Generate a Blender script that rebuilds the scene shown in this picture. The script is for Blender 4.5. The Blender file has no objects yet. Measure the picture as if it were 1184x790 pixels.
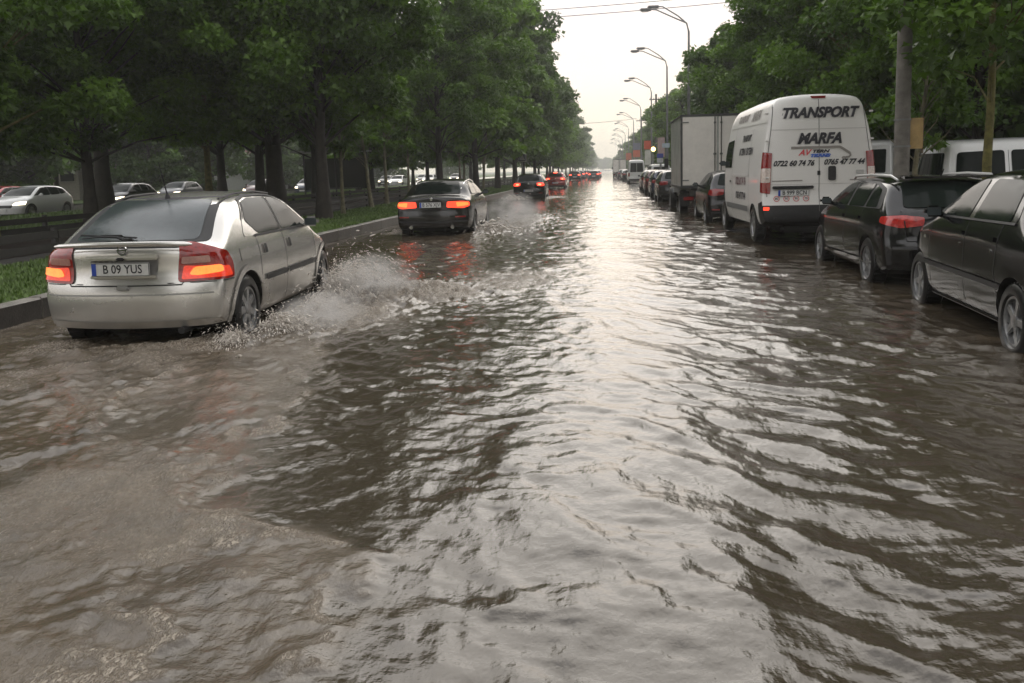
import bpy, bmesh, math, random, time
import numpy as np
from mathutils import Vector, Matrix
from mathutils.bvhtree import BVHTree
from mathutils.geometry import delaunay_2d_cdt
T0 = time.time()
PI = math.pi
rad = math.radians
scn = bpy.context.scene
COL = scn.collection
rng = random.Random(7)

# ------------------------------------------------------------------ materials
MATS = {}
def nt(name):
    m = bpy.data.materials.new(name); m.use_nodes = True
    t = m.node_tree; return m, t, t.nodes['Principled BSDF']
def mat(name, col, rough=.5, metal=0., emit=None, es=0., coat=0., spec=.5, var=0., vscale=8., bump=0., bscale=60., alpha=1., trans=0.):
    if name in MATS: return MATS[name]
    m, t, b = nt(name)
    b.inputs['Base Color'].default_value = (*col, 1)
    b.inputs['Roughness'].default_value = rough
    b.inputs['Metallic'].default_value = metal
    b.inputs['Coat Weight'].default_value = coat
    b.inputs['Coat Roughness'].default_value = .04
    b.inputs['Specular IOR Level'].default_value = spec
    b.inputs['Transmission Weight'].default_value = trans
    if emit: b.inputs['Emission Color'].default_value = (*emit, 1); b.inputs['Emission Strength'].default_value = es
    tc = t.nodes.new('ShaderNodeTexCoord')
    if var:
        n = t.nodes.new('ShaderNodeTexNoise'); n.inputs['Scale'].default_value = vscale; n.inputs['Detail'].default_value = 6; n.inputs['Roughness'].default_value = .65
        t.links.new(tc.outputs['Object'], n.inputs['Vector'])
        r = t.nodes.new('ShaderNodeValToRGB')
        r.color_ramp.elements[0].position = .3; r.color_ramp.elements[1].position = .72
        r.color_ramp.elements[0].color = (*[c*(1-var) for c in col], 1); r.color_ramp.elements[1].color = (*[min(1, c*(1+var*.6)) for c in col], 1)
        t.links.new(n.outputs['Fac'], r.inputs['Fac']); t.links.new(r.outputs['Color'], b.inputs['Base Color'])
    if bump:
        n2 = t.nodes.new('ShaderNodeTexNoise'); n2.inputs['Scale'].default_value = bscale; n2.inputs['Detail'].default_value = 4
        t.links.new(tc.outputs['Object'], n2.inputs['Vector'])
        bp = t.nodes.new('ShaderNodeBump'); bp.inputs['Strength'].default_value = bump; bp.inputs['Distance'].default_value = .01
        t.links.new(n2.outputs['Fac'], bp.inputs['Height']); t.links.new(bp.outputs['Normal'], b.inputs['Normal'])
    MATS[name] = m
    return m

def paint(name, col, metal=.6, rough=.35, coat=.8, dirt=.35):
    """car paint, wet, with road film low down and fine rain beads"""
    if name in MATS: return MATS[name]
    m, t, b = nt(name); N = t.nodes.new; L = t.links.new
    tc = N('ShaderNodeTexCoord'); sep = N('ShaderNodeSeparateXYZ'); L(tc.outputs['Object'], sep.inputs[0])
    nz = N('ShaderNodeTexNoise'); nz.inputs['Scale'].default_value = 5; nz.inputs['Detail'].default_value = 7; L(tc.outputs['Object'], nz.inputs['Vector'])
    mr = N('ShaderNodeMapRange'); mr.inputs['From Min'].default_value = .75; mr.inputs['From Max'].default_value = .15; L(sep.outputs['Z'], mr.inputs['Value'])
    mu = N('ShaderNodeMath'); mu.operation = 'MULTIPLY'; L(mr.outputs[0], mu.inputs[0]); L(nz.outputs['Fac'], mu.inputs[1])
    m2 = N('ShaderNodeMath'); m2.operation = 'MULTIPLY'; m2.inputs[1].default_value = dirt*2; L(mu.outputs[0], m2.inputs[0]); m2.use_clamp = True
    mx = N('ShaderNodeMix'); mx.data_type = 'RGBA'; mx.inputs['A'].default_value = (*col, 1); mx.inputs['B'].default_value = (.10, .085, .065, 1)
    L(m2.outputs[0], mx.inputs['Factor']); L(mx.outputs['Result'], b.inputs['Base Color'])
    m3 = N('ShaderNodeMath'); m3.operation = 'MULTIPLY_ADD'; m3.inputs[1].default_value = .3; m3.inputs[2].default_value = rough; L(m2.outputs[0], m3.inputs[0]); L(m3.outputs[0], b.inputs['Roughness'])
    b.inputs['Metallic'].default_value = metal; b.inputs['Coat Weight'].default_value = coat; b.inputs['Coat Roughness'].default_value = .05
    v = N('ShaderNodeTexVoronoi'); v.inputs['Scale'].default_value = 90; L(tc.outputs['Object'], v.inputs['Vector'])
    v2 = N('ShaderNodeMapRange'); v2.inputs['From Min'].default_value = .0; v2.inputs['From Max'].default_value = .35; v2.inputs['To Min'].default_value = 1; v2.inputs['To Max'].default_value = 0; L(v.outputs['Distance'], v2.inputs['Value'])
    bp = N('ShaderNodeBump'); bp.inputs['Strength'].default_value = .10 if sum(col) > .1 else .035; bp.inputs['Distance'].default_value = .004; L(v2.outputs[0], bp.inputs['Height'])
    L(bp.outputs['Normal'], b.inputs['Coat Normal']); L(bp.outputs['Normal'], b.inputs['Normal'])
    MATS[name] = m; return m

M_GLASS = mat('car_glass_wet', (.010, .014, .012), .04, 0, spec=.26, bump=.02, bscale=90)
M_GLASS.node_tree.nodes['Principled BSDF'].inputs['IOR'].default_value = 1.22
M_GLASSL = mat('car_glass_misted', (.05, .062, .065), .16, 0, spec=.6, bump=.06, bscale=120, var=.3, vscale=3)
M_RUB = mat('black_rubber', (.012, .012, .012), .55, var=.3, vscale=30)
M_TYRE = mat('wet_tyre', (.010, .010, .010), .35, var=.4, vscale=14)
M_BLK = mat('black_plastic', (.018, .018, .019), .45, var=.3, vscale=12)
M_SEAM = mat('panel_gap', (.006, .006, .006), .8)
M_RIM = mat('rim_silver', (.42, .42, .42), .3, .8, var=.3, vscale=20)
M_CHROME = mat('chrome', (.7, .7, .7), .12, 1)
M_RED = mat('red_lens', (.30, .012, .008), .14, coat=.6, var=.5, vscale=22)
M_REDD = mat('red_lens_unlit', (.26, .015, .014), .15, coat=.6, var=.45, vscale=30)
M_REDL = mat('red_lens_lit', (.6, .03, .01), .2, emit=(1, .06, .025), es=1.1, var=.4, vscale=30)
M_REDLF = mat('red_lens_bright', (.6, .03, .01), .2, emit=(1, .10, .05), es=5)
M_AMB = mat('amber_lens_lit', (.7, .2, .03), .2, emit=(1, .17, .035), es=1.3, var=.5, vscale=45)
M_CLR = mat('clear_lens', (.55, .53, .5), .1, .4, coat=1, var=.3, vscale=30)
M_HEAD = mat('headlight_lit', (.8, .8, .7), .2, emit=(1, .86, .6), es=3)
M_PLATE = mat('plate_white', (.62, .62, .6), .35, coat=.3, var=.12, vscale=20)
M_BLUE = mat('plate_blue', (.02, .06, .35), .4)
M_INK = mat('black_ink', (.012, .012, .014), .5)
M_UNDER = mat('underbody', (.010, .009, .008), .8, var=.4)

# ------------------------------------------------------------------ helpers
def tag(o, label=None, cat=None, group=None, kind=None):
    if label: o['label'] = label
    if cat: o['category'] = cat
    if group: o['group'] = group
    if kind: o['kind'] = kind
    return o
def empty(name, loc=(0, 0, 0), rz=0, label=None, cat=None, group=None):
    o = bpy.data.objects.new(name, None); COL.objects.link(o)
    o.location = loc; o.rotation_euler = (0, 0, rz); o.empty_display_size = .2
    return tag(o, label, cat, group)
def meshobj(name, verts, faces, material, parent=None, smooth=True, mats=None, midx=None):
    me = bpy.data.meshes.new(name)
    me.from_pydata([tuple(v) for v in verts], [], [tuple(f) for f in faces])
    for m in (mats or [material]): me.materials.append(m)
    if smooth: me.polygons.foreach_set('use_smooth', [True]*len(me.polygons))
    if midx is not None: me.polygons.foreach_set('material_index', midx)
    me.update()
    o = bpy.data.objects.new(name, me); COL.objects.link(o); o.parent = parent
    return o
def npmesh(name, V, Fq, material, parent=None, smooth=True, nper=4, link=True):
    """fast mesh from numpy arrays; Fq (n,nper)"""
    me = bpy.data.meshes.new(name); n = len(V); k = len(Fq)
    me.vertices.add(n); me.vertices.foreach_set('co', np.ascontiguousarray(V, dtype=np.float32).ravel())
    me.loops.add(k*nper); me.loops.foreach_set('vertex_index', np.ascontiguousarray(Fq, dtype=np.int32).ravel())
    me.polygons.add(k); me.polygons.foreach_set('loop_start', np.arange(0, k*nper, nper, dtype=np.int32))
    me.polygons.foreach_set('loop_total', np.full(k, nper, dtype=np.int32))
    if smooth: me.polygons.foreach_set('use_smooth', np.ones(k, dtype=bool))
    me.update(calc_edges=True); me.materials.append(material)
    if not link: return me
    o = bpy.data.objects.new(name, me); COL.objects.link(o); o.parent = parent
    return o
class MB:
    """collects boxes, tubes and lathes into one mesh"""
    def __init__(s): s.v = []; s.f = []
    def add(s, v, f):
        b = len(s.v); s.v += [tuple(p) for p in v]; s.f += [tuple(i+b for i in q) for q in f]
    def box(s, c, d, bev=0., rot=None):
        bm = bmesh.new(); bmesh.ops.create_cube(bm, size=1)
        for v in bm.verts: v.co = Vector((v.co.x*d[0], v.co.y*d[1], v.co.z*d[2]))
        if bev: bmesh.ops.bevel(bm, geom=list(bm.edges), offset=bev, segments=2, affect='EDGES')
        if rot is not None: bmesh.ops.rotate(bm, verts=bm.verts, cent=(0, 0, 0), matrix=rot)
        bm.verts.ensure_lookup_table(); bm.verts.index_update()
        s.add([v.co+Vector(c) for v in bm.verts], [[v.index for v in f.verts] for f in bm.faces]); bm.free(); return s
    def tube(s, pts, r, n=8, cap=True):
        pts = [Vector(p) for p in pts]; rs = r if isinstance(r, (list, tuple)) else [r]*len(pts)
        up = Vector((0, 0, 1)); ring = []
        for i, p in enumerate(pts):
            d = (pts[min(i+1, len(pts)-1)]-pts[max(i-1, 0)]).normalized()
            a = d.cross(up if abs(d.z) < .9 else Vector((0, 1, 0))).normalized(); b = a.cross(d)
            ring.append([p+(a*math.cos(2*PI*k/n)+b*math.sin(2*PI*k/n))*rs[i] for k in range(n)])
        v = [q for R in ring for q in R]; f = []
        for i in range(len(pts)-1):
            for k in range(n): f.append((i*n+k, i*n+(k+1) % n, (i+1)*n+(k+1) % n, (i+1)*n+k))
        if cap: f.append(tuple(range(n))); f.append(tuple((len(pts)-1)*n+k for k in reversed(range(n))))
        s.add(v, f); return s
    def lathe(s, prof, n=28, axis='x', c=(0, 0, 0)):
        """prof (a, r): a along axis, closed"""
        v = []; f = []
        for a, r in prof:
            for k in range(n):
                t = 2*PI*k/n
                p = (a, r*math.cos(t), r*math.sin(t)) if axis == 'x' else (r*math.cos(t), r*math.sin(t), a)
                v.append(Vector(p)+Vector(c))
        m = len(prof)
        for i in range(m-1):
            for k in range(n): f.append((i*n+k, i*n+(k+1) % n, (i+1)*n+(k+1) % n, (i+1)*n+k))
        s.add(v, f); return s
    def build(s, name, material, parent=None, smooth=True):
        o = meshobj(name, s.v, s.f, material, parent, smooth)
        bm = bmesh.new(); bm.from_mesh(o.data); bmesh.ops.recalc_face_normals(bm, faces=bm.faces); bm.to_mesh(o.data); bm.free()
        if smooth: sharp(o)
        return o
def sharp(o, ang=40):
    me = o.data; me.polygons.foreach_set('use_smooth', [True]*len(me.polygons))
    bm = bmesh.new(); bm.from_mesh(me); ca = math.cos(rad(ang))
    for e in bm.edges:
        if len(e.link_faces) == 2 and e.link_faces[0].normal.dot(e.link_faces[1].normal) < ca: e.smooth = False
    bm.to_mesh(me); bm.free()
def children(o): return [c for c in bpy.data.objects if c.parent == o]
KIDS = {}
def copy_tree(root, loc=None, rz=None, label=None, group=None, scale=None):
    def cp(o, par, kids):
        c = o.copy(); COL.objects.link(c); c.parent = par
        for k in kids.get(o.name, []): cp(k, c, kids)
        return c
    kids = {}
    for o in COL.objects:
        if o.parent: kids.setdefault(o.parent.name, []).append(o)
    c = cp(root, None, kids)
    if loc is not None: c.location = loc
    if rz is not None: c.rotation_euler = (0, 0, rz)
    if scale is not None: c.scale = scale
    if label: c['label'] = label
    if group: c['group'] = group
    return c
def interp(x, tab):
    return float(np.interp(x, [t[0] for t in tab], [t[1] for t in tab]))
def hashf(ix, iy, seed):
    h = (ix.astype(np.int64)*374761393 + iy.astype(np.int64)*668265263 + seed*982451653) & 0xffffffff
    h = ((h ^ (h >> 13))*1274126177) & 0xffffffff
    h = h ^ (h >> 16)
    return (h & 0xffff)/65535.
def vn(x, y, seed=0):
    x0 = np.floor(x); y0 = np.floor(y); fx = x-x0; fy = y-y0
    fx = fx*fx*fx*(fx*(fx*6-15)+10); fy = fy*fy*fy*(fy*(fy*6-15)+10)
    a = hashf(x0, y0, seed); b = hashf(x0+1, y0, seed); c = hashf(x0, y0+1, seed); d = hashf(x0+1, y0+1, seed)
    return (a*(1-fx)+b*fx)*(1-fy)+(c*(1-fx)+d*fx)*fy
def fbm(x, y, seed=0, o=4, g=.5):
    r = 0; a = 1; s = 0
    for i in range(o):
        r = r+a*vn(x*2**i, y*2**i, seed+i*17); s += a; a *= g
    return r/s

# ------------------------------------------------------------------ camera
cam = bpy.data.cameras.new('camera'); co = bpy.data.objects.new('camera', cam); COL.objects.link(co)
co.location = (0, 0, 1.6)
co.rotation_mode = 'QUATERNION'
co.rotation_quaternion = (Matrix.Rotation(rad(6.2), 3, 'Z') @ Matrix.Rotation(rad(90-6.7), 3, 'X') @ Matrix.Rotation(rad(-1.4), 3, 'Z')).to_quaternion()
cam.sensor_fit = 'HORIZONTAL'; cam.sensor_width = 36; cam.lens = 36*1000/1184
cam.shift_y = -(395-316)/1184; cam.clip_start = .05; cam.clip_end = 6000
scn.camera = co

# ------------------------------------------------------------------ car bodies
def body_mesh(sp):
    L = sp['L']; W = sp['W']; ys = set()
    key = [p[0] for p in sp['top']]+[0., L]
    base = sorted(set(round(k, 3) for k in key if 0 <= k <= L))
    out = [base[0]]
    for k in base[1:]:
        n = max(1, math.ceil((k-out[-1])/.11)); a = out[-1]
        for i in range(1, n+1): out.append(a+(k-a)*i/n)
    Y = np.array(out); ny = len(Y)-1; nu = 14; nz = 14
    top = np.interp(Y, [p[0] for p in sp['top']], [p[1] for p in sp['top']])
    bot = np.interp(Y, [p[0] for p in sp['bot']], [p[1] for p in sp['bot']])
    idx = {}; V = []
    def vert(i, j, k):
        q = (i, j, k)
        if q in idx: return idx[q]
        u = -1+2*i/nu; w = k/nz
        u = math.copysign(abs(u)**.9, u) if u else 0
        y0 = Y[j]; z = bot[j]+(top[j]-bot[j])*w
        hw = W/2*interp(z, sp['hw'])*interp(y0, sp['plan'])
        x = u*hw
        z2 = z-sp.get('crown', .05)*abs(u)**2.4*w**3
        fr = max(0, 1-y0/sp.get('fadeR', 1.2)); ff = max(0, 1-(L-y0)/sp.get('fadeF', 1.2))
        y = y0+fr*interp(z, sp['rear'])+fr*sp.get('cr', .13)*abs(u)**2.6-ff*interp(z, sp['front'])-ff*sp.get('cf', .25)*abs(u)**2.4
        idx[q] = len(V); V.append((x, y, z2)); return idx[q]
    F = []
    for j in range(ny):
        for k in range(nz):
            F.append((vert(0, j, k), vert(0, j, k+1), vert(0, j+1, k+1), vert(0, j+1, k)))
            F.append((vert(nu, j, k), vert(nu, j+1, k), vert(nu, j+1, k+1), vert(nu, j, k+1)))
        for i in range(nu):
            F.append((vert(i, j, nz), vert(i+1, j, nz), vert(i+1, j+1, nz), vert(i, j+1, nz)))
            F.append((vert(i, j, 0), vert(i, j+1, 0), vert(i+1, j+1, 0), vert(i+1, j, 0)))
    for i in range(nu):
        for k in range(nz):
            F.append((vert(i, 0, k), vert(i+1, 0, k), vert(i+1, 0, k+1), vert(i, 0, k+1)))
            F.append((vert(i, ny, k), vert(i, ny, k+1), vert(i+1, ny, k+1), vert(i+1, ny, k)))
    V = np.array(V); nb = [set() for _ in V]
    for f in F:
        for a in range(4): nb[f[a]].add(f[(a+1) % 4]); nb[f[(a+1) % 4]].add(f[a])
    mx = max(len(s) for s in nb); A = np.array([list(s)+[i]*(mx-len(s)) for i, s in enumerate(nb)])
    for _ in range(sp.get('smooth', 2)):
        V = V*.5+V[A].mean(1)*.5
    return V, F
def make_body(sp, material, parent):
    V, F = body_mesh(sp)
    tmp = meshobj('tmp', V, F, material)
    m = tmp.modifiers.new('s', 'SUBSURF'); m.levels = m.render_levels = 1
    cuts = []
    for y in sp['axles']:
        for s in (-1, 1):
            c = MB().lathe([(-.28, .001), (-.28, sp['ra']), (.28, sp['ra']), (.28, .001)], 32).build('cut', M_UNDER)
            c.location = (s*sp['W']/2, y, sp['rw']); cuts.append(c)
            b = tmp.modifiers.new('b', 'BOOLEAN'); b.operation = 'DIFFERENCE'; b.solver = 'EXACT'; b.object = c
    dg = bpy.context.evaluated_depsgraph_get(); dg.update()
    me = bpy.data.meshes.new_from_object(tmp.evaluated_get(dg), depsgraph=dg)
    me.name = 'body'
    while len(me.materials) > 1: me.materials.pop()
    me.materials.append(M_UNDER)
    if sp.get('low'): me.materials.append(sp['low'][0])
    for p in me.polygons:
        c = p.center; k = 0
        for y in sp['axles']:
            if (c.y-y)**2+(c.z-sp['rw'])**2 < (sp['ra']*1.004)**2: k = 1
        if p.normal.z < -.75 and c.z < .5: k = 1
        if k == 0 and sp.get('low') and sp['low'][1](c): k = 2
        p.material_index = k; p.use_smooth = True
    o = bpy.data.objects.new('body', me); COL.objects.link(o); o.parent = parent
    bm0 = bmesh.new(); bm0.from_mesh(me)
    for e in bm0.edges:
        if len(e.link_faces) == 2 and e.link_faces[0].material_index != e.link_faces[1].material_index: e.smooth = False
    bm0.to_mesh(me); bm0.free()
    # smooth, uncut surface for projecting panels on
    for md in list(tmp.modifiers)[1:]: tmp.modifiers.remove(md)
    dg.update()
    ev = tmp.evaluated_get(dg); bm = bmesh.new(); bm.from_mesh(ev.to_mesh()); bvh = BVHTree.FromBMesh(bm); bm.free()
    for c in cuts+[tmp]:
        d = c.data; bpy.data.objects.remove(c); bpy.data.meshes.remove(d)
    return o, bvh
def roundpoly(P, r=.03, n=4):
    out = []; m = len(P)
    for i in range(m):
        a, b, c = Vector(P[i-1]), Vector(P[i]), Vector(P[(i+1) % m])
        la = (a-b).length; lc = (c-b).length; q = min(r, la*.45, lc*.45)
        if q < .004: out.append(b); continue
        p0 = b+(a-b)/la*q; p2 = b+(c-b)/lc*q
        for k in range(n+1):
            t = k/n; out.append(p0*(1-t)**2+b*2*t*(1-t)+p2*t*t)
    return out
def inside(p, P):
    c = False; j = len(P)-1
    for i in range(len(P)):
        if (P[i][1] > p[1]) != (P[j][1] > p[1]) and p[0] < (P[j][0]-P[i][0])*(p[1]-P[i][1])/(P[j][1]-P[i][1])+P[i][0]: c = not c
        j = i
    return c
def project(bvh, pts2, d, off):
    d = Vector(d).normalized(); a = Vector((d.y, -d.x, 0)).normalized(); out = []
    for h, z in pts2:
        o = a*h+Vector((0, 0, z))-d*8
        r = bvh.ray_cast(o, d)
        if r[0] is None or r[1].dot(d) > -.04:
            r = bvh.find_nearest(a*h+Vector((0, 0, z))-d*1.2 if r[0] is None else r[0])
        n = r[1]
        if n.dot(d) > 0: n = -d
        out.append(r[0]+n*off)
    return out
def patch(bvh, poly, d, name, material, parent, off=.005, res=.05, r=.02):
    """poly: 2-D (h,z), or 3-D points turned into (h,z); laid on the body seen along d"""
    dv = Vector(d).normalized(); a = Vector((dv.y, -dv.x, 0)).normalized()
    P = [Vector(p) if len(p) == 2 else Vector((Vector(p).dot(a), p[2])) for p in poly]
    P = roundpoly(P, r) if r else P
    area = sum(P[i-1].x*P[i].y-P[i].x*P[i-1].y for i in range(len(P)))
    if area < 0: P = P[::-1]
    Q = []
    for i in range(len(P)):
        a0, b0 = P[i], P[(i+1) % len(P)]; n = max(1, int((b0-a0).length/res))
        for k in range(n): Q.append(a0.lerp(b0, k/n))
    m = len(Q); lo = (min(q.x for q in Q), min(q.y for q in Q)); hi = (max(q.x for q in Q), max(q.y for q in Q))
    pts = list(Q)
    nx = int((hi[0]-lo[0])/res); nz_ = int((hi[1]-lo[1])/res)
    for i in range(1, nx+1):
        for k in range(1, nz_+1):
            p = Vector((lo[0]+i*res, lo[1]+k*res))
            if inside(p, Q) and min((p-q).length for q in Q) > res*.4: pts.append(p)
    r_ = delaunay_2d_cdt(pts, [], [list(range(m))], 1, 1e-5)
    V = project(bvh, r_[0], d, off); F = [tuple(f) for f in r_[2]]
    # orient towards the viewer
    F2 = []
    for f in F:
        nrm = (V[f[1]]-V[f[0]]).cross(V[f[2]]-V[f[0]])
        F2.append(f if nrm.dot(dv) < 0 else f[::-1])
    return meshobj(name, V, F2, material, parent)
def strip(bvh, line, wd, d, name, material, parent, off=.004, res=.06):
    """ribbon of width wd along a 2-D polyline"""
    L = [Vector(p) for p in line]; up = []; dn = []
    for i in range(len(L)):
        t = (L[min(i+1, len(L)-1)]-L[max(i-1, 0)]).normalized(); n = Vector((-t.y, t.x))*wd/2
        up.append(L[i]+n); dn.append(L[i]-n)
    return patch(bvh, [tuple(p) for p in up+dn[::-1]], d, name, material, parent, off, res, 0)
def join(objs, name):
    """merge several meshes of one part into one object"""
    base = objs[0]; bm = bmesh.new(); mats = []
    for o in objs:
        n0 = len(bm.faces); bm.from_mesh(o.data); bm.faces.ensure_lookup_table()
        loc = {}
        for i, m in enumerate(o.data.materials):
            if m not in mats: mats.append(m)
            loc[i] = mats.index(m)
        for f in bm.faces[n0:]: f.material_index = loc.get(f.material_index, 0)
    me = bpy.data.meshes.new(name); bm.to_mesh(me); bm.free()
    for m in mats: me.materials.append(m)
    par = base.parent
    for o in objs:
        d = o.data; bpy.data.objects.remove(o); bpy.data.meshes.remove(d)
    o = bpy.data.objects.new(name, me); COL.objects.link(o); o.parent = par; return o
FW = (0, 1, 0); BW = (0, -1, 0)
def sd(poly, s): return [(-p[0], p[1]) if s < 0 else (p[0], p[1]) for p in poly]
def sdir(s): return (-s, 0, 0)

WHEELS = {}
def wheel(parent, loc, R, style, rz=0, wid=.195, rimmat=None):
    """tyre with a rim child; the wheel's outside looks along -x for the left side"""
    rimmat = rimmat or M_RIM
    s = 1 if loc[0] > 0 else -1
    key = (round(R, 3), style, s, wid, rimmat.name)
    if key not in WHEELS:
        h = wid/2; ri = R*.64
        t = MB().lathe([(-h*.7, ri), (-h, ri+.02), (-h, R-.035), (-h*.82, R-.008), (-h*.5, R), (h*.5, R), (h*.82, R-.008), (h, R-.035), (h, ri+.02), (h*.7, ri)], 36)
        for k in range(36):      # tread blocks
            a = 2*PI*k/36
            t.box((0, R*math.cos(a), R*math.sin(a)), (wid*.72, .03, .012), rot=Matrix.Rotation(a-PI/2, 3, 'X'))
        tyre = t.build('wheel', M_TYRE)
        r = MB(); r.lathe([(-h*.6, ri*1.0), (h*.85, ri*1.02), (h*.85, ri*.93), (h*.45, ri*.90), (h*.35, ri*.5), (h*.38, 0.001)], 36)
        ns = {'five': 5, 'cover': 7, 'ten': 10, 'steel': 0}[style]
        for k in range(ns):
            a = 2*PI*k/ns; ww = {5: .065, 7: .075, 10: .03}[ns]
            r.box((s*0+h*.62, ri*.52*math.cos(a), ri*.52*math.sin(a)), (.03, ri*.86, ww), bev=.008, rot=Matrix.Rotation(a, 3, 'X'))
        r.lathe([(h*.3, .06), (h*.8, .055), (h*.86, .03), (h*.86, .001)], 20)
        rim = r.build('rim', rimmat)
        if s < 0:
            for o in (tyre, rim):
                for v in o.data.vertices: v.co.x *= -1
                o.data.flip_normals()
        WHEELS[key] = (tyre.data, rim.data)
        for o in (tyre, rim): bpy.data.objects.remove(o)
    a = bpy.data.objects.new('wheel', WHEELS[key][0]); COL.objects.link(a); a.parent = parent; a.location = loc
    a.rotation_euler = (rng.random()*6, 0, rz) if not rz else (0, 0, rz)
    b = bpy.data.objects.new('rim', WHEELS[key][1]); COL.objects.link(b); b.parent = a
    return a
def mirror(parent, x, y, z, material, s, sc=1.):
    m = MB(); m.box((x+s*.10*sc, y, z), (.17*sc, .11*sc, .115*sc), bev=.04*sc); m.tube([(x-.03*s, y+.02, z-.05), (x+s*.08, y, z-.02)], .028, 8)
    o = m.build('mirror', material, parent)
    g = MB().box((x+s*.105*sc, y-.057*sc, z), (.13*sc, .006, .08*sc), bev=.002).build('mirror_glass', M_GLASSL, o)
    return o
def textmesh(txt, size, material, parent, name='lettering', shear=0, bold=.0, align='CENTER', sx=1.):
    cu = bpy.data.curves.new('t', 'FONT'); cu.body = txt; cu.size = size; cu.shear = shear; cu.offset = bold; cu.align_x = align; cu.align_y = 'CENTER'
    cu.resolution_u = 3
    o = bpy.data.objects.new('t', cu); COL.objects.link(o)
    dg = bpy.context.evaluated_depsgraph_get(); dg.update()
    me = bpy.data.meshes.new_from_object(o.evaluated_get(dg), depsgraph=dg); me.name = name
    bpy.data.objects.remove(o)
    for v in me.vertices: v.co.x *= sx
    me.materials.clear(); me.materials.append(material)
    q = bpy.data.objects.new(name, me); COL.objects.link(q); q.parent = parent; return q
def project_text(o, bvh, h, z, d, off=.008):
    pts = [(v.co.x+h, v.co.y+z) for v in o.data.vertices]
    P = project(bvh, pts, d, off)
    for v, p in zip(o.data.vertices, P): v.co = p
    o.data.update()
    return o
def plate(parent, c, txt, w=.52, h=.11, tilt=0, eu=True, rz=0, detail=True):
    p = MB().box((0, 0, 0), (w, .012, h), bev=.004).build('licence_plate', M_PLATE, parent)
    p.location = c; p.rotation_euler = (tilt, 0, rz)
    if detail:
        e = MB().box((-w/2+.025, -.0075, 0), (.04, .004, h-.012)).build('country_band', M_BLUE, p)
        t = textmesh(txt, h*.92, M_INK, p, 'plate_number', 0, .0015, sx=.86)
        for v in t.data.vertices: v.co = Vector((v.co.x+.02, -.0085, v.co.y))
        b = MB()
        for q, dd in (((0, -.007, h/2-.004), (w-.01, .004, .004)), ((0, -.007, -h/2+.004), (w-.01, .004, .004)), ((w/2-.004, -.007, 0), (.004, .004, h-.01))): b.box(q, dd)
        b.build('plate_border', M_INK, p)
    return p

HWL = [(.15, .90), (.30, .965), (.5, .995), (.7, 1.), (.88, .975), (1.0, .93), (1.15, .86), (1.3, .785), (1.42, .715), (1.5, .66)]
def car_common(root, sp, bvh, bodymat, low=False):
    W = sp['W']
    for s in (-1, 1):
        if not low:
            for y in sp.get('seams', []):
                strip(bvh, sd(y, s), .009, sdir(s), 'door_gap', M_SEAM, root, .003)
            for (y, z) in sp.get('handles', []):
                hp = patch(bvh, sd([(y-.035, z+.045), (y+.035, z+.045), (y+.04, z-.045), (y-.04, z-.045)] if sp.get('hround') else [(y-.09, z+.02), (y+.09, z+.02), (y+.09, z-.02), (y-.09, z-.02)], s), sdir(s), 'door_handle', sp.get('hmat', bodymat), root, .016, .03, .015)
        fr = sp.get('sideframe')
        if fr:
            sw = patch(bvh, sd(fr, s), sdir(s), 'window_frame', sp.get('framemat', M_RUB), root, .004, .06, .08)
        for w in sp.get('sidewin', []):
            patch(bvh, sd(w, s), sdir(s), 'side_window', sp.get('glass', M_GLASS), root, .009, .06, sp.get('winr', .04))
        my = sp.get('mirror')
        if my: mirror(root, s*(W/2*.93), my[0], my[1], my[2] if len(my) > 2 else bodymat, s)
        for i, y in enumerate(sp['axles']):
            wheel(root, (s*(W/2-.115), y, sp['rw']), sp['rw'], sp.get('rim', 'five'), wid=sp.get('wwid', .2), rz=sp.get('steer', 0) if i == 1 else 0, rimmat=sp.get('rimmat'))
            if sp.get('flare'):
                R = sp['ra']
                pts = [(y+(R+.03)*math.cos(rad(t)), sp['rw']+(R+.03)*math.sin(rad(t))) for t in range(-8, 189, 14)]
                strip(bvh, sd(pts, s), .06, sdir(s), 'arch_lip', sp.get('flaremat', bodymat), root, .014, .05)
    if sp.get('rearglass'):
        patch(bvh, sp['rearglass'], FW, 'rear_window', sp.get('rglass', M_GLASS), root, .009, .06, .05)
        if sp.get('rearframe'): patch(bvh, sp['rearframe'], FW, 'rear_window_frame', M_RUB, root, .004, .06, .05)
    if sp.get('windscreen'):
        patch(bvh, [(-p[0], p[1]) for p in sp['windscreen']], BW, 'windscreen', M_GLASS, root, .008, .07, .06)
    if sp.get('headlight'):
        for s in (-1, 1):
            patch(bvh, [(s*a, b) for a, b in sp['headlight']], BW, 'headlight', M_HEAD if sp.get('lit') else M_CLR, root, .01, .05, .03)
        patch(bvh, [(-.45, .62), (.45, .62), (.42, .5), (-.42, .5)], BW, 'grille', M_BLK, root, .01, .06, .03)
        if low:
            p = MB().box((0, sp['L']+.005, .42), (.5, .02, .11)).build('licence_plate', M_PLATE, root)

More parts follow.
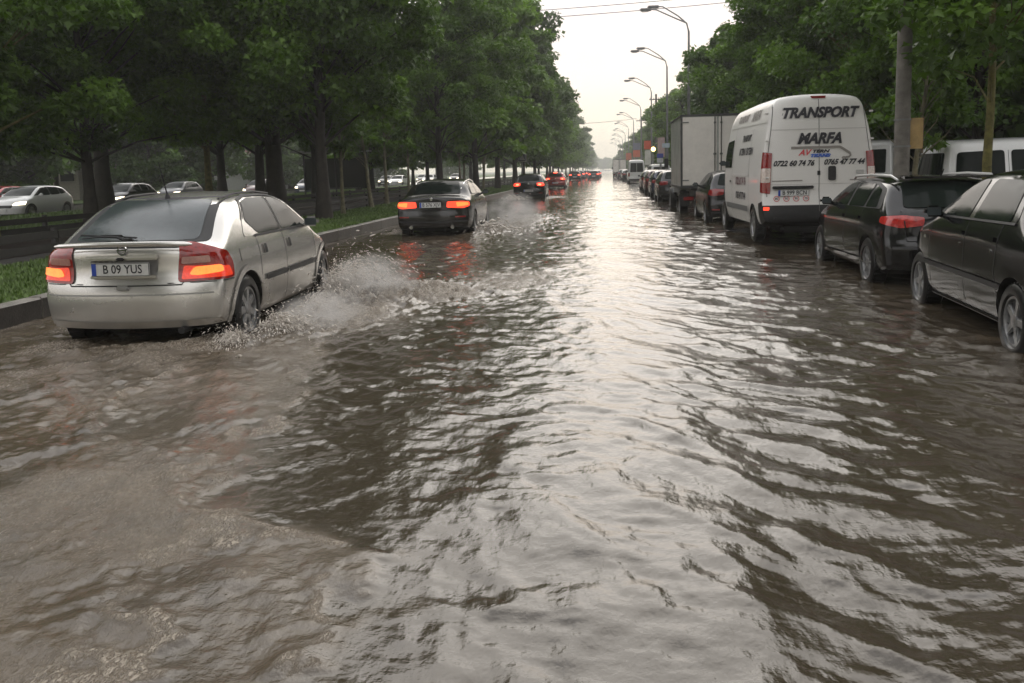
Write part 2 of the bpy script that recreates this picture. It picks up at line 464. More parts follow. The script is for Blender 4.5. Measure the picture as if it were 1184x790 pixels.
# --- silver hatchback -------------------------------------------------------
def silver_hatch(loc, rz):
    root = empty('hatchback_car', loc, rz, 'silver five-door hatchback with lit red tail lights ploughing through the flood at the left kerb', 'car')
    body = paint('paint_silver', (.66, .64, .60), .72, .24, .8, .3)
    sp = dict(L=4.11, W=1.71, rw=.315, ra=.365, axles=[.76, 3.37], crown=.045, cr=.17, cf=.35, fadeR=1.25,
              top=[(0, .93), (.04, .985), (.10, 1.0), (.17, 1.005), (.3, 1.075), (.55, 1.22), (.80, 1.335), (.95, 1.37), (1.3, 1.41), (1.75, 1.425), (2.2, 1.40), (2.45, 1.36), (2.75, 1.22), (3.12, .99), (3.3, .94), (3.7, .86), (3.95, .78), (4.11, .62)],
              bot=[(0, .27), (.3, .2), (.8, .18), (3.4, .18), (4.11, .22)],
              hw=HWL, plan=[(0, .955), (.3, .985), (1, 1), (3, 1), (3.6, .98), (4.11, .90)],
              rear=[(.2, .05), (.27, .012), (.36, 0), (.52, -.005), (.56, .0), (.62, .012), (.665, .02), (.70, .045), (.80, .055), (.93, .05), (.98, .015), (1.02, .03), (1.1, .05), (1.4, .05)],
              front=[(.2, .03), (.4, 0), (.6, .05), (.9, .1)],
              sideframe=[(.83, .985), (1.06, 1.25), (1.22, 1.355), (1.55, 1.375), (2.15, 1.355), (2.42, 1.29), (2.95, .995)],
              framemat=body, winr=.05,
              sidewin=[[(1.22, 1.0), (1.02, 1.14), (1.20, 1.315), (1.42, 1.345), (1.86, 1.34), (1.86, .995)], [(1.93, .995), (1.93, 1.34), (2.15, 1.325), (2.40, 1.265), (2.85, 1.0)]],
              seams=[[(1.0, .36), (1.11, .6), (1.13, .98)], [(1.9, .26), (1.9, .98)], [(2.95, .3), (2.97, .97)]],
              handles=[(1.27, .845), (2.03, .845)], hround=True, hmat=M_BLK, mirror=(2.72, 1.03), rim='cover', flare=True,
              rearframe=[(-.67, .995), (.67, .995), (.53, 1.375), (-.53, 1.375)],
              rearglass=[(-.575, 1.01), (.575, 1.01), (.465, 1.35), (-.465, 1.35)], rglass=M_GLASSL,
              windscreen=[(-.66, .99), (.66, .99), (.52, 1.36), (-.52, 1.36)], headlight=[(.45, .6), (.8, .62), (.8, .74), (.5, .73)], steer=rad(7))
    b, bvh = make_body(sp, body, root)
    car_common(root, sp, bvh, body)
    # dark weather strip along the belt and roof channel
    for s in (-1, 1):
        strip(bvh, sd([(1.1, .985), (2.95, .985)], s), .022, sdir(s), 'belt_strip', M_RUB, root, .012)
        strip(bvh, sd([(.98, 1.15), (1.19, 1.335), (1.42, 1.365), (1.9, 1.365), (2.17, 1.345), (2.42, 1.28), (2.9, 1.0)], s), .018, sdir(s), 'window_seal', M_RUB, root, .011)
        strip(bvh, sd([(1.895, 1.0), (1.895, 1.35)], s), .05, sdir(s), 'door_pillar', M_RUB, root, .010)
        strip(bvh, sd([(1.22, .56), (1.88, .56)], s), .055, sdir(s), 'rub_strip', M_BLK, root, .016)
        strip(bvh, sd([(1.93, .56), (2.94, .56)], s), .055, sdir(s), 'rub_strip', M_BLK, root, .016)
        rb = MB().tube([(s*.515, .95, 1.355), (s*.53, 1.3, 1.398), (s*.535, 1.8, 1.41), (s*.53, 2.3, 1.375)], .011, 6).build('roof_seam', M_RUB, root)
        d = Vector((-s*.75, 1, 0))
        P = [(s*.575, .0, .985), (s*.70, .04, .99), (s*.85, .30, .90), (s*.87, .36, .80), (s*.87, .36, .665), (s*.525, 0, .655)]
        bz = patch(bvh, P, d, 'tail_light', M_RED, root, .014, .04, .03)
        A = [(s*.60, 0, .80), (s*.86, .28, .775), (s*.87, .32, .685), (s*.56, 0, .675)]
        patch(bvh, A, d, 'indicator_lens', mat('red_lens_glow', (.5, .03, .01), .2, coat=.5, emit=(1, .06, .02), es=.35, var=.4, vscale=40), bz, .019, .03, .02)
        A = [(s*.70, 0, .785), (s*.82, .2, .795), (s*.84, .2, .73), (s*.72, 0, .705), (s*.64, 0, .718)]
        patch(bvh, A, d, 'brake_lamp', M_AMB, bz, .024, .03, .025)
        A = [(s*.585, 0, .875), (s*.78, .1, .88), (s*.79, .1, .82), (s*.575, 0, .815)]
        patch(bvh, A, d, 'reverse_lens', mat('pink_lens', (.45, .22, .18), .15, coat=1, var=.2, vscale=40), bz, .019, .03, .015)
        strip(bvh, sd([(.05, .65), (.42, .65)], s), .008, sdir(s), 'bumper_gap', M_SEAM, root, .004)
    lipm = MB().tube([(x, .0+.13*abs(x/.8)**2.6, 1.003-.02*abs(x/.7)**3) for x in [-.62, -.56, -.45, -.3, -.15, 0, .15, .3, .45, .56, .62]], [.008]+[.022]*9+[.008], 8).build('boot_spoiler', body, root)
    strip(bvh, [(-.63, .962), (0, .968), (.63, .962)], .014, FW, 'spoiler_shade', M_SEAM, root, .004)  # dark strip painted in for the shade under the spoiler lip
    # boot lid gap, plate recess shade and grip
    strip(bvh, [(-.575, .985), (-.535, .69), (-.50, .636), (.50, .636), (.535, .69), (.575, .985)], .011, FW, 'boot_gap', M_SEAM, root, .004)
    patch(bvh, [(-.31, .865), (.31, .865), (.29, .715), (-.29, .715)], FW, 'plate_recess_shade', mat('recess_shade_silver', (.25, .245, .235), .5, .5), root, .005, .05, .03)  # flat patch; the shade of the recess is put into a darker silver
    MB().box((0, .02, .885), (.66, .06, .04), bev=.016).build('boot_grip', body, root)
    MB().box((0, .03, .715), (.60, .03, .028), bev=.01).build('plate_sill', body, root)
    MB().box((.005, -.01, .874), (.07, .025, .03), bev=.01).build('boot_lock', M_BLK, root)
    MB().box((0, .0, .618), (.12, .035, .045), bev=.015).build('reversing_sensor', M_RIM, root)
    MB().lathe([(0, .044), (.012, .042), (.012, .034), (0, .032)], 24, 'z').build('ring_badge', M_CHROME, root)
    ob = COL.objects['ring_badge'] if 'ring_badge' in COL.objects else None
    ob.location = (0, .045, .945); ob.rotation_euler = (rad(80), 0, 0)
    MB().box((0, 0, .008), (.09, .01, .008)).build('badge_bar', M_CHROME, ob)
    strip(bvh, [(-.82, .555), (-.6, .555), (0, .555), (.6, .555), (.82, .555)], .014, FW, 'bumper_crease_shade', mat('crease_shade_silver', (.3, .295, .28), .45, .5), root, .004)  # darker silver line paints the shade of the bumper crease
    strip(bvh, [(-.78, .31), (-.5, .30), (0, .295), (.5, .30), (.78, .31)], .05, FW, 'bumper_lip', body, root, .018)
    plate(root, (.0, -.008, .785), 'B 09 YUS', .52, .115)
    for o in (0,):
        w = MB(); w.tube([(-.02, .17, 1.025), (-.12, .20, 1.055), (-.28, .20, 1.06), (-.44, .20, 1.045)], [.016, .014, .010, .006], 6)
        w.tube([(-.46, .22, 1.075), (-.2, .215, 1.062), (.06, .20, 1.045)], .009, 6); w.box((.0, .16, 1.025), (.09, .06, .035), bev=.012); w.box((-.17, .205, 1.063), (.2, .02, .025), bev=.006)
        w.build('wiper', M_RUB, root)
    MB().lathe([(1.36, .001), (1.36, .03), (1.40, .02), (1.42, .008), (1.435, .001)], 12, 'z', (0.0, .98, 0)).build('antenna_base', M_RUB, root)
    MB().tube([(0, .98, 1.41), (0, .84, 1.72)], [.007, .003], 6).build('antenna', M_RUB, root)
    MB().box((0, .55, .24), (1.1, .5, .1), bev=.04).build('underbody', M_UNDER, root)
    MB().tube([(.5, .0, .24), (.5, .3, .24)], .03, 10).build('exhaust_pipe', M_BLK, root)
    patch(bvh, [(.76-.13+.02*0, .78), (.88, .78), (.88, .9), (.64, .9)], (-1, 0, 0), 'fuel_flap', body, root, .005, .05, .03)
    return root

# --- other car types ---------------------------------------------------------
def dark_sedan(loc, rz, label):
    root = empty('saloon_car', loc, rz, label, 'car')
    body = paint('paint_black_brown', (.010, .009, .008), 0, .16, .15, .12)
    sp = dict(L=4.9, W=1.86, rw=.335, ra=.375, axles=[1.12, 4.08], crown=.045, cr=.16, cf=.4,
              top=[(0, 1.0), (.05, 1.045), (.3, 1.055), (.72, 1.06), (.95, 1.16), (1.35, 1.37), (1.6, 1.43), (2.1, 1.464), (2.7, 1.44), (3.0, 1.38), (3.7, 1.05), (4.3, .93), (4.75, .80), (4.9, .66)],
              bot=[(0, .30), (.3, .22), (.9, .18), (4, .18), (4.9, .22)], hw=HWL,
              plan=[(0, .93), (.4, .98), (1.2, 1), (3.6, 1), (4.3, .97), (4.9, .86)],
              rear=[(.2, .07), (.3, .02), (.42, 0), (.62, 0), (.68, .035), (.85, .04), (1.0, .04), (1.05, .0), (1.1, .03)], front=[(.2, .03), (.5, 0), (.7, .08), (.9, .1)],
              sideframe=[(1.05, 1.07), (1.35, 1.31), (1.7, 1.395), (2.4, 1.40), (2.95, 1.31), (3.55, 1.02)], framemat=M_RUB,
              sidewin=[[(1.25, 1.08), (1.55, 1.325), (1.8, 1.37), (2.2, 1.375), (2.2, 1.05)], [(2.28, 1.05), (2.28, 1.375), (2.6, 1.36), (2.92, 1.28), (3.4, 1.03)]],
              seams=[[(1.35, .4), (1.48, .65), (1.5, 1.04)], [(2.24, .3), (2.24, 1.03)], [(3.4, .32), (3.42, 1.0)]], handles=[(1.62, .90), (2.42, .89)], mirror=(3.2, 1.08), rim='ten',
              rearglass=[(-.60, 1.09), (.60, 1.09), (.49, 1.385), (-.49, 1.385)], windscreen=[(-.7, 1.03), (.7, 1.03), (.54, 1.39), (-.54, 1.39)], headlight=[(.45, .62), (.8, .64), (.8, .76), (.5, .72)])
    b, bvh = make_body(sp, body, root); car_common(root, sp, bvh, body)
    for s in (-1, 1):
        MB().tube([(s*.58, 1.1, 1.2), (s*.62, 1.5, 1.38), (s*.64, 2.2, 1.43), (s*.66, 2.9, 1.36)], .012, 6).build('window_trim', M_CHROME, root)
        d = Vector((-s*.7, 1, 0))
        tl = patch(bvh, [(s*.42, 0, .925), (s*.80, .05, .93), (s*.90, .35, .90), (s*.90, .35, .82), (s*.80, .05, .76), (s*.40, 0, .785)], d, 'tail_light', M_REDL, root, .012, .04, .03)
        patch(bvh, [(s*.66, 0, .905), (s*.86, .25, .89), (s*.86, .25, .83), (s*.68, 0, .80)], d, 'indicator_lamp', M_AMB, tl, .018, .03, .02)
        strip(bvh, [(s*.56, .56), (s*.80, .56)] if s > 0 else [(-.80, .56), (-.56, .56)], .03, FW, 'reflector', M_REDD, root, .006)
        MB().tube([(s*.5, -.02, .32), (s*.5, .25, .32)], .045, 12).build('exhaust_pipe', M_CHROME, root)
    strip(bvh, [(-.62, 1.02), (-.60, .72), (.60, .72), (.62, 1.02)], .011, FW, 'boot_gap', M_SEAM, root, .004)
    strip(bvh, [(-.84, .46), (0, .44), (.84, .46)], .035, FW, 'bumper_lip', M_BLK, root, .01)
    plate(root, (-.02, .0, .85), 'B 576 XJV', .52, .13)
    MB().lathe([(0, .001), (0, .04), (.012, .035), (.012, .001)], 20, 'z', (0, 0, 0)).build('round_badge', M_CHROME, root).location = (0, -.0, .99)
    bd = [o for o in COL.objects if o.name.startswith('round_badge')][-1]; bd.rotation_euler = (rad(90), 0, 0); bd.location = (0, .02, .985)
    return root

def generic_hatch(name, loc, rz, label, body, cat='car', lit=True, scale=None, group=None, headlit=False, plt='B 14 RVK', low=False):
    root = empty(name, loc, rz, label, cat, group)
    sp = dict(L=4.2, W=1.77, rw=.32, ra=.36, axles=[.78, 3.36], crown=.05, cr=.16, cf=.35,
              top=[(0, .96), (.06, 1.02), (.14, 1.06), (.32, 1.22), (.5, 1.37), (.62, 1.415), (1.1, 1.46), (1.7, 1.475), (2.2, 1.45), (2.5, 1.39), (3.2, 1.03), (3.7, .92), (4.05, .8), (4.2, .64)],
              bot=[(0, .28), (.3, .2), (.8, .18), (3.4, .18), (4.2, .22)], hw=HWL, plan=[(0, .94), (.3, .98), (1, 1), (3, 1), (3.7, .97), (4.2, .87)],
              rear=[(.2, .06), (.3, .01), (.42, 0), (.58, 0), (.64, .04), (.85, .05), (1.0, .05), (1.1, .08), (1.4, .09)], front=[(.2, .03), (.5, 0), (.7, .07), (.9, .1)],
              sideframe=[(.62, 1.09), (.75, 1.29), (1.2, 1.385), (1.9, 1.405), (2.35, 1.36), (3.05, 1.01)], framemat=M_RUB,
              sidewin=[[(.76, 1.08), (.86, 1.25), (1.1, 1.34), (1.1, 1.04)], [(1.18, 1.04), (1.18, 1.355), (1.83, 1.375), (1.83, 1.02)], [(1.92, 1.02), (1.92, 1.375), (2.3, 1.335), (2.9, 1.02)]],
              seams=[[(.98, .4), (1.12, .65), (1.14, 1.02)], [(1.87, .28), (1.87, 1.01)], [(2.95, .3), (2.97, .98)]], handles=[(1.26, .92), (2.03, .9)], mirror=(2.72, 1.06), rim='five',
              rearglass=[(-.58, 1.07), (.58, 1.07), (.48, 1.37), (-.48, 1.37)], windscreen=[(-.68, 1.02), (.68, 1.02), (.53, 1.4), (-.53, 1.4)], headlight=[(.42, .62), (.80, .64), (.80, .78), (.5, .74)], lit=headlit)
    b, bvh = make_body(sp, body, root); car_common(root, sp, bvh, body, low)
    M = M_REDLF if lit else M_REDD
    for s in (-1, 1):
        d = Vector((-s*.6, 1, 0))
        tl = patch(bvh, [(s*.5, 0, .96), (s*.78, .05, .97), (s*.86, .28, .93), (s*.86, .28, .82), (s*.76, .05, .78), (s*.5, 0, .82)], d, 'tail_light', M_REDL if lit else M_REDD, root, .012, .05, .04)
        patch(bvh, [(s*.58, 0, .92), (s*.76, .02, .92), (s*.76, .02, .83), (s*.58, 0, .84)], d, 'brake_lamp', M, tl, .018, .05, .04)
        if not low: strip(bvh, [(s*.55, .42), (s*.75, .42)] if s > 0 else [(-.75, .42), (-.55, .42)], .035, FW, 'reflector', M_REDD, root, .006)
    strip(bvh, [(-.82, .32), (0, .31), (.82, .32)], .09, FW, 'bumper_skirt', M_BLK, root, .008)
    if not low: strip(bvh, [(-.66, 1.0), (-.62, .64), (.62, .64), (.66, 1.0)], .011, FW, 'tailgate_gap', M_SEAM, root, .004)
    MB().lathe([(0, .001), (0, .05), (.012, .045), (.012, .001)], 20, 'z').build('round_badge', M_CHROME, root)
    bd = [o for o in COL.objects if o.name.startswith('round_badge') and o.parent == root][-1]; bd.rotation_euler = (rad(90), 0, 0); bd.location = (0, .035, .92)
    plate(root, (0, .0, .56 if not low else .6), plt, .52, .12, detail=not low)
    return root, bvh

def boot_sedan(loc, rz, label):
    """the plain black saloon nearest on the right, cut by the frame"""
    root = empty('saloon_car', loc, rz, label, 'car')
    body = paint('paint_black', (.006, .006, .0065), 0, .12, .15, .10)
    sp = dict(L=4.25, W=1.74, rw=.31, ra=.355, axles=[.86, 3.49], crown=.05, cr=.14, cf=.33,
              top=[(0, 1.0), (.05, 1.05), (.3, 1.06), (.62, 1.07), (.8, 1.17), (1.1, 1.40), (1.25, 1.47), (1.7, 1.525), (2.2, 1.52), (2.5, 1.46), (3.15, 1.08), (3.6, 1.0), (4.05, .88), (4.25, .66)],
              bot=[(0, .3), (.3, .22), (.8, .2), (3.4, .2), (4.25, .22)],
              hw=[(.15, .90), (.30, .965), (.5, .995), (.7, 1.), (.95, .985), (1.05, .95), (1.2, .86), (1.35, .775), (1.47, .71), (1.55, .66)],
              plan=[(0, .95), (.3, .985), (1, 1), (3, 1), (3.7, .985), (4.25, .89)],
              rear=[(.2, .05), (.3, .01), (.6, 0), (.66, .03), (1.0, .04), (1.1, .05)], front=[(.2, .03), (.5, 0), (.7, .05), (.9, .08)],
              sideframe=[(.98, 1.08), (1.16, 1.37), (1.45, 1.46), (2.3, 1.455), (2.5, 1.40), (3.12, 1.06)], framemat=body, winr=.07,
              sidewin=[[(1.1, 1.08), (1.22, 1.36), (1.42, 1.42), (1.95, 1.425), (1.95, 1.055)], [(2.08, 1.055), (2.08, 1.425), (2.26, 1.415), (2.5, 1.33), (2.98, 1.07)]],
              seams=[[(1.14, .4), (1.25, .66), (1.22, 1.06)], [(2.02, .28), (2.02, 1.06)], [(3.05, .32), (3.07, 1.06)], [(1.0, .27), (3.1, .27)]], handles=[(1.38, .93), (2.18, .93)],
              mirror=(2.82, 1.10), rim='five',
              rearglass=[(-.58, 1.1), (.58, 1.1), (.48, 1.42), (-.48, 1.42)], windscreen=[(-.68, 1.08), (.68, 1.08), (.54, 1.46), (-.54, 1.46)], headlight=[(.42, .66), (.80, .68), (.80, .86), (.5, .82)])
    b, bvh = make_body(sp, body, root); car_common(root, sp, bvh, body)
    for s in (-1, 1):
        strip(bvh, sd([(1.08, .56), (3.4, .56)], s), .045, sdir(s), 'rub_strip', M_BLK, root, .014)
        strip(bvh, sd([(1.0, .245), (3.1, .245)], s), .018, sdir(s), 'sill_trim', mat('sill_grey', (.28, .28, .28), .4), root, .012)
        strip(bvh, sd([(1.0, 1.075), (3.1, 1.05)], s), .02, sdir(s), 'belt_strip', M_RUB, root, .012)
        patch(bvh, sd([(3.18, .8), (3.26, .8), (3.26, .83), (3.18, .83)], s), sdir(s), 'side_indicator', M_CLR, root, .012, .03, .01)
        for (y, z) in [(1.38, .93), (2.18, .93)]:
            MB().lathe([(0, .001), (0, .013), (.006, .012), (.006, .001)], 12, 'x', (s*.868, y-.03, z-.10)).build('door_lock', M_CHROME, root)
        d = Vector((-s*.6, 1, 0))
        patch(bvh, [(s*.62, 0, 1.0), (s*.80, .05, 1.0), (s*.86, .22, .95), (s*.86, .22, .72), (s*.78, .05, .7), (s*.62, 0, .7)], d, 'tail_light', M_REDD, root, .012, .05, .03)
    strip(bvh, [(-.6, 1.02), (-.56, .66), (.56, .66), (.6, 1.02)], .011, FW, 'boot_gap', M_SEAM, root, .004)
    plate(root, (0, -.0, .82), 'B 52 TKA', .52, .115)
    return root

def sport_wagon(loc, rz, label):
    root = empty('estate_car', loc, rz, label, 'car')
    body = paint('paint_black', (.006, .006, .0065), 0, .12, .15, .10)
    sp = dict(L=4.29, W=1.77, rw=.318, ra=.36, axles=[.83, 3.41], crown=.05, cr=.17, cf=.36,
              top=[(0, .97), (.05, 1.02), (.12, 1.05), (.28, 1.17), (.52, 1.34), (.62, 1.385), (1.1, 1.415), (1.7, 1.425), (2.2, 1.41), (2.5, 1.36), (3.2, 1.02), (3.7, .92), (4.1, .79), (4.29, .63)],
              bot=[(0, .28), (.3, .2), (.8, .18), (3.4, .18), (4.29, .2)],
              hw=[(.15, .90), (.30, .965), (.5, .995), (.7, 1.), (.88, .98), (1.0, .94), (1.15, .86), (1.3, .78), (1.42, .72), (1.5, .68)],
              plan=[(0, .94), (.3, .98), (1, 1), (3, 1), (3.7, .97), (4.29, .87)],
              rear=[(.2, .06), (.3, .01), (.42, 0), (.6, 0), (.66, .04), (.85, .05), (1.0, .05), (1.1, .06), (1.4, .07)], front=[(.2, .03), (.5, 0), (.7, .06), (.9, .1)],
              sideframe=[(.5, 1.02), (.68, 1.27), (1.1, 1.345), (1.9, 1.36), (2.35, 1.32), (3.1, 1.0)], framemat=M_RUB,
              sidewin=[[(.66, 1.035), (.80, 1.25), (1.08, 1.31), (1.10, 1.025)], [(1.17, 1.025), (1.15, 1.32), (1.88, 1.335), (1.88, 1.01)], [(1.96, 1.01), (1.96, 1.335), (2.3, 1.30), (2.95, 1.005)]],
              seams=[[(1.02, .4), (1.15, .65), (1.14, 1.0)], [(1.92, .28), (1.92, 1.0)], [(3.0, .3), (3.02, .98)], [(1.0, .30), (3.1, .28)]], handles=[(1.32, .88), (2.1, .87)], mirror=(2.78, 1.05), rim='ten',
              rearglass=[(-.60, 1.04), (.60, 1.04), (.51, 1.345), (-.51, 1.345)], windscreen=[(-.68, 1.0), (.68, 1.0), (.53, 1.36), (-.53, 1.36)], headlight=[(.42, .6), (.80, .62), (.80, .76), (.5, .72)])
    b, bvh = make_body(sp, body, root); car_common(root, sp, bvh, body)
    for s in (-1, 1):
        MB().tube([(s*.57, .58, 1.37), (s*.60, .75, 1.425), (s*.615, 1.5, 1.435), (s*.61, 2.3, 1.415), (s*.60, 2.45, 1.37)], [.014, .018, .018, .018, .012], 8).build('roof_rail', mat('rail_bright', (.72, .72, .72), .3, .7), root)
        d = Vector((-s*.75, 1, 0))
        tl = patch(bvh, [(s*.47, 0, .93), (s*.74, .0, .95), (s*.87, .32, .93), (s*.88, .34, .86), (s*.74, .05, .80), (s*.48, 0, .83)], d, 'tail_light', mat('red_lens_day', (.50, .03, .025), .14, coat=.8, var=.5, vscale=26), root, .014, .04, .03)
        strip(bvh, [(s*.63, .955), (s*.61, .80)], .014, FW, 'light_divider', M_SEAM, tl, .016)
        strip(bvh, sd([(.95, .33), (3.1, .31)], s), .05, sdir(s), 'sill_skirt', body, root, .02)
    strip(bvh, [(-.64, 1.0), (-.60, .64), (.60, .64), (.64, 1.0)], .011, FW, 'tailgate_gap', M_SEAM, root, .004)
    strip(bvh, [(-.75, .56), (0, .56), (.75, .56)], .03, FW, 'bumper_step', mat('step_dark', (.05, .05, .052), .35), root, .02)
    MB().box((0, .56, 1.405), (1.08, .2, .03), bev=.012).build('roof_spoiler', body, root)
    MB().tube([(0, .75, 1.42), (0, .66, 1.50)], [.012, .006], 6).build('antenna', M_RUB, root)
    w = MB(); w.tube([(0, .12, 1.08), (.2, .16, 1.10), (.42, .17, 1.09)], .01, 6); w.build('wiper', M_RUB, root)
    plate(root, (0, .0, .76), 'B 81 NRD', .52, .115)
    return root

def panel_van(loc, rz):
    root = empty('panel_van', loc, rz, 'tall white panel van lettered TRANSPORT MARFA standing in the flood behind the box truck', 'van')
    body = paint('paint_white', (.70, .68, .65), 0, .4, .4, .4)
    low = lambda c: (c.z < .775 and (c.y < .16 or (c.y < .42 and abs(c.x) > .8)))
    sp = dict(L=5.6, W=2.05, rw=.345, ra=.40, axles=[1.0, 4.55], crown=.07, cr=.05, cf=.3, fadeR=.8, smooth=1,
              top=[(0, 2.66), (.05, 2.73), (.2, 2.77), (2, 2.79), (4.1, 2.76), (4.35, 2.68), (5.0, 1.5), (5.3, 1.15), (5.6, .8)],
              bot=[(0, .42), (.3, .34), (1, .3), (4.6, .28), (5.6, .28)],
              hw=[(.3, .95), (.6, .995), (.9, 1), (1.35, 1), (1.8, .965), (2.2, .90), (2.5, .835), (2.65, .79), (2.8, .74)],
              plan=[(0, .985), (.3, 1), (4.3, 1), (5.0, .93), (5.6, .85)],
              rear=[(.3, 0), (.83, 0), (.88, .06), (1.4, .07), (2.2, .13), (2.7, .20)], front=[(.2, .03), (.5, 0), (1.0, .05)], low=(M_BLK, low),
              seams=[[(1.42, .5), (1.42, 2.2), ], [(3.35, .5), (3.35, 2.3)], [(4.35, .5), (4.35, 1.4)]], handles=[(3.5, 1.15)], hmat=M_BLK,
              sidewin=[[(3.45, 1.45), (3.45, 2.05), (4.2, 2.02), (4.6, 1.45)]], mirror=(4.5, 1.55, M_BLK), rim='cover',
              windscreen=[(-.85, 1.55), (.85, 1.55), (.78, 2.3), (-.78, 2.3)], headlight=[(.55, .8), (.85, .85), (.85, 1.15), (.6, 1.0)])
    b, bvh = make_body(sp, body, root); car_common(root, sp, bvh, body)
    gapm = mat('door_gap_grey', (.12, .115, .11), .7)
    strip(bvh, [(0, .62), (0, 2.66)], .012, FW, 'rear_door_gap', gapm, root, .004)
    strip(bvh, [(-.79, 2.66), (-.86, 2.05), (-.92, 1.6), (-.93, .9)], .013, FW, 'rear_door_gap', gapm, root, .004)
    strip(bvh, [(.79, 2.66), (.86, 2.05), (.92, 1.6), (.93, .9)], .013, FW, 'rear_door_gap', gapm, root, .004)
    strip(bvh, [(-.85, 2.12), (.85, 2.12)], .014, FW, 'door_crease_shade', mat('crease_shade_white', (.5, .48, .46), .5), root, .004)  # door pressings drawn as darker lines, their shade put into the colour
    strip(bvh, [(-.92, 1.12), (.92, 1.12)], .01, FW, 'door_crease_shade', mat('crease_shade_white', (.5, .48, .46), .5), root, .004)
    patch(bvh, [(-.14, 2.715), (.14, 2.715), (.12, 2.675), (-.12, 2.675)], FW, 'high_brake_light', mat('dark_red_lens', (.16, .01, .01), .2, coat=1), root, .012, .04, .01)
    for s in (-1, 1):
        d = Vector((-s*.8, 1, 0))
        tl = patch(bvh, [(s*.935, .0, 1.70), (s*1.01, .16, 1.72), (s*1.025, .22, .98), (s*.945, 0, .95)], d, 'tail_light', M_REDD, root, .016, .05, .02)
        patch(bvh, [(s*.95, .0, 1.42), (s*1.015, .17, 1.42), (s*1.02, .17, 1.16), (s*.955, 0, 1.16)], d, 'reverse_lens', mat('white_lens', (.6, .5, .45), .15, coat=1, var=.3, vscale=30), tl, .022, .05, .02)
        patch(bvh, [(s*.93, 0, .71), (s*.99, .08, .71), (s*.99, .08, .65), (s*.93, 0, .65)], d, 'reflector', M_REDL, root, .012, .03, .015)  # reflector holds no lamp: its red shine is added as emission
        for z in (2.42, 1.92, 1.25):
            MB().box((s*.93, .1 if z < 2 else .17, z), (.07, .05, .035), bev=.01).build('door_hinge', body, root)
        strip(bvh, sd([(1.42, 1.30), (3.3, 1.30)], s), .05, sdir(s), 'sliding_rail', mat('rail_white', (.62, .6, .58), .4), root, .01)
        strip(bvh, sd([(.25, 2.28), (4.2, 2.32)], s), .03, sdir(s), 'roof_moulding', body, root, .012)
        strip(bvh, sd([(1.5, .62), (4.1, .62)], s), .11, sdir(s), 'side_moulding', mat('moulding_grey', (.16, .16, .16), .5), root, .012)
    ink = mat('van_ink', (.015, .014, .02), .5); sh = mat('van_shadow_grey', (.45, .43, .41), .6)
    def word(t, size, x, z, m, sx=1., shear=.35, bold=.02, off=.010, name='lettering', d=FW):
        o = textmesh(t, size, m, root, name, shear, bold, sx=sx)
        return project_text(o, bvh, x, z, d, off)
    word('TRANSPORT', .255, -.022, 2.405, sh, .93, off=.008, name='lettering_shadow', bold=.010); word('TRANSPORT', .255, .0, 2.41, ink, .93, off=.012, bold=.012)
    word('MARFA', .265, -.022, 1.935, sh, .92, off=.008, name='lettering_shadow', bold=.010); word('MARFA', .265, .0, 1.94, ink, .92, off=.012, bold=.012)
    word('0722 60 74 76', .135, -.46, 1.50, ink, .92, .35, .005); word('0765 47 77 44', .135, .44, 1.51, ink, .92, .35, .005)
    grey = mat('decal_grey', (.24, .22, .20), .6)
    strip(bvh, [(-.5, 1.785), (-.3, 1.785), (.0, 1.785), (.36, 1.785), (.38, 1.78), (.55, 1.67)], .045, FW, 'road_emblem', grey, root, .011, .05)
    strip(bvh, [(.545, 1.675), (.56, 1.63), (.53, 1.60), (.47, 1.595)], .035, FW, 'road_emblem', grey, root, .012, .03)
    tt = MB(); ring = [(.44+.035*math.cos(a*PI/8), 1.585+.022*math.sin(a*PI/8)) for a in range(17)]
    strip(bvh, ring, .012, FW, 'road_emblem', grey, root, .012, .02)
    word('AV', .15, -.27, 1.69, mat('decal_red', (.6, .05, .06), .5), 1., .4, .004)
    bl = mat('decal_blue', (.05, .12, .45), .5)
    word('TERN', .075, .02, 1.712, ink, 1.6, .3, .004); strip(bvh, [(-.13, 1.665), (.19, 1.665)], .012, FW, 'decal_line', bl, root, .011)
    word('TRANS', .07, .01, 1.632, bl, 1.6, .3, .006)
    strip(bvh, [(-.84, 1.185), (-.3, 1.19)], .018, FW, 'maker_script', grey, root, .011)
    word('BOXER', .05, .72, 1.18, grey, 1.2, .2, .001) if False else strip(bvh, [(.55, 1.185), (.86, 1.19)], .018, FW, 'maker_script', grey, root, .011)
    patch(bvh, [(.66, 1.36), (.80, 1.36), (.80, 1.29), (.66, 1.29)], FW, 'maker_script', mat('script_pale', (.42, .41, .39), .5), root, .01, .05, .01)
    patch(bvh, [(.155, 1.44), (.295, 1.44), (.295, 1.18), (.155, 1.18)], FW, 'door_handle', M_BLK, root, .03, .04, .04)
    patch(bvh, [(-.035, 1.36), (.02, 1.36), (.02, 1.28), (-.035, 1.28)], FW, 'door_lock', M_BLK, root, .012, .03, .01)
    MB().box((-.47, .045, 1.065), (.74, .06, .055), bev=.012).build('grip_bar', M_BLK, root)
    plate(root, (-.46, .045, .965), 'B 999 BCN', .56, .12)
    pink = mat('sticker_red', (.55, .12, .12), .5); wht = mat('sticker_white', (.65, .6, .57), .5)
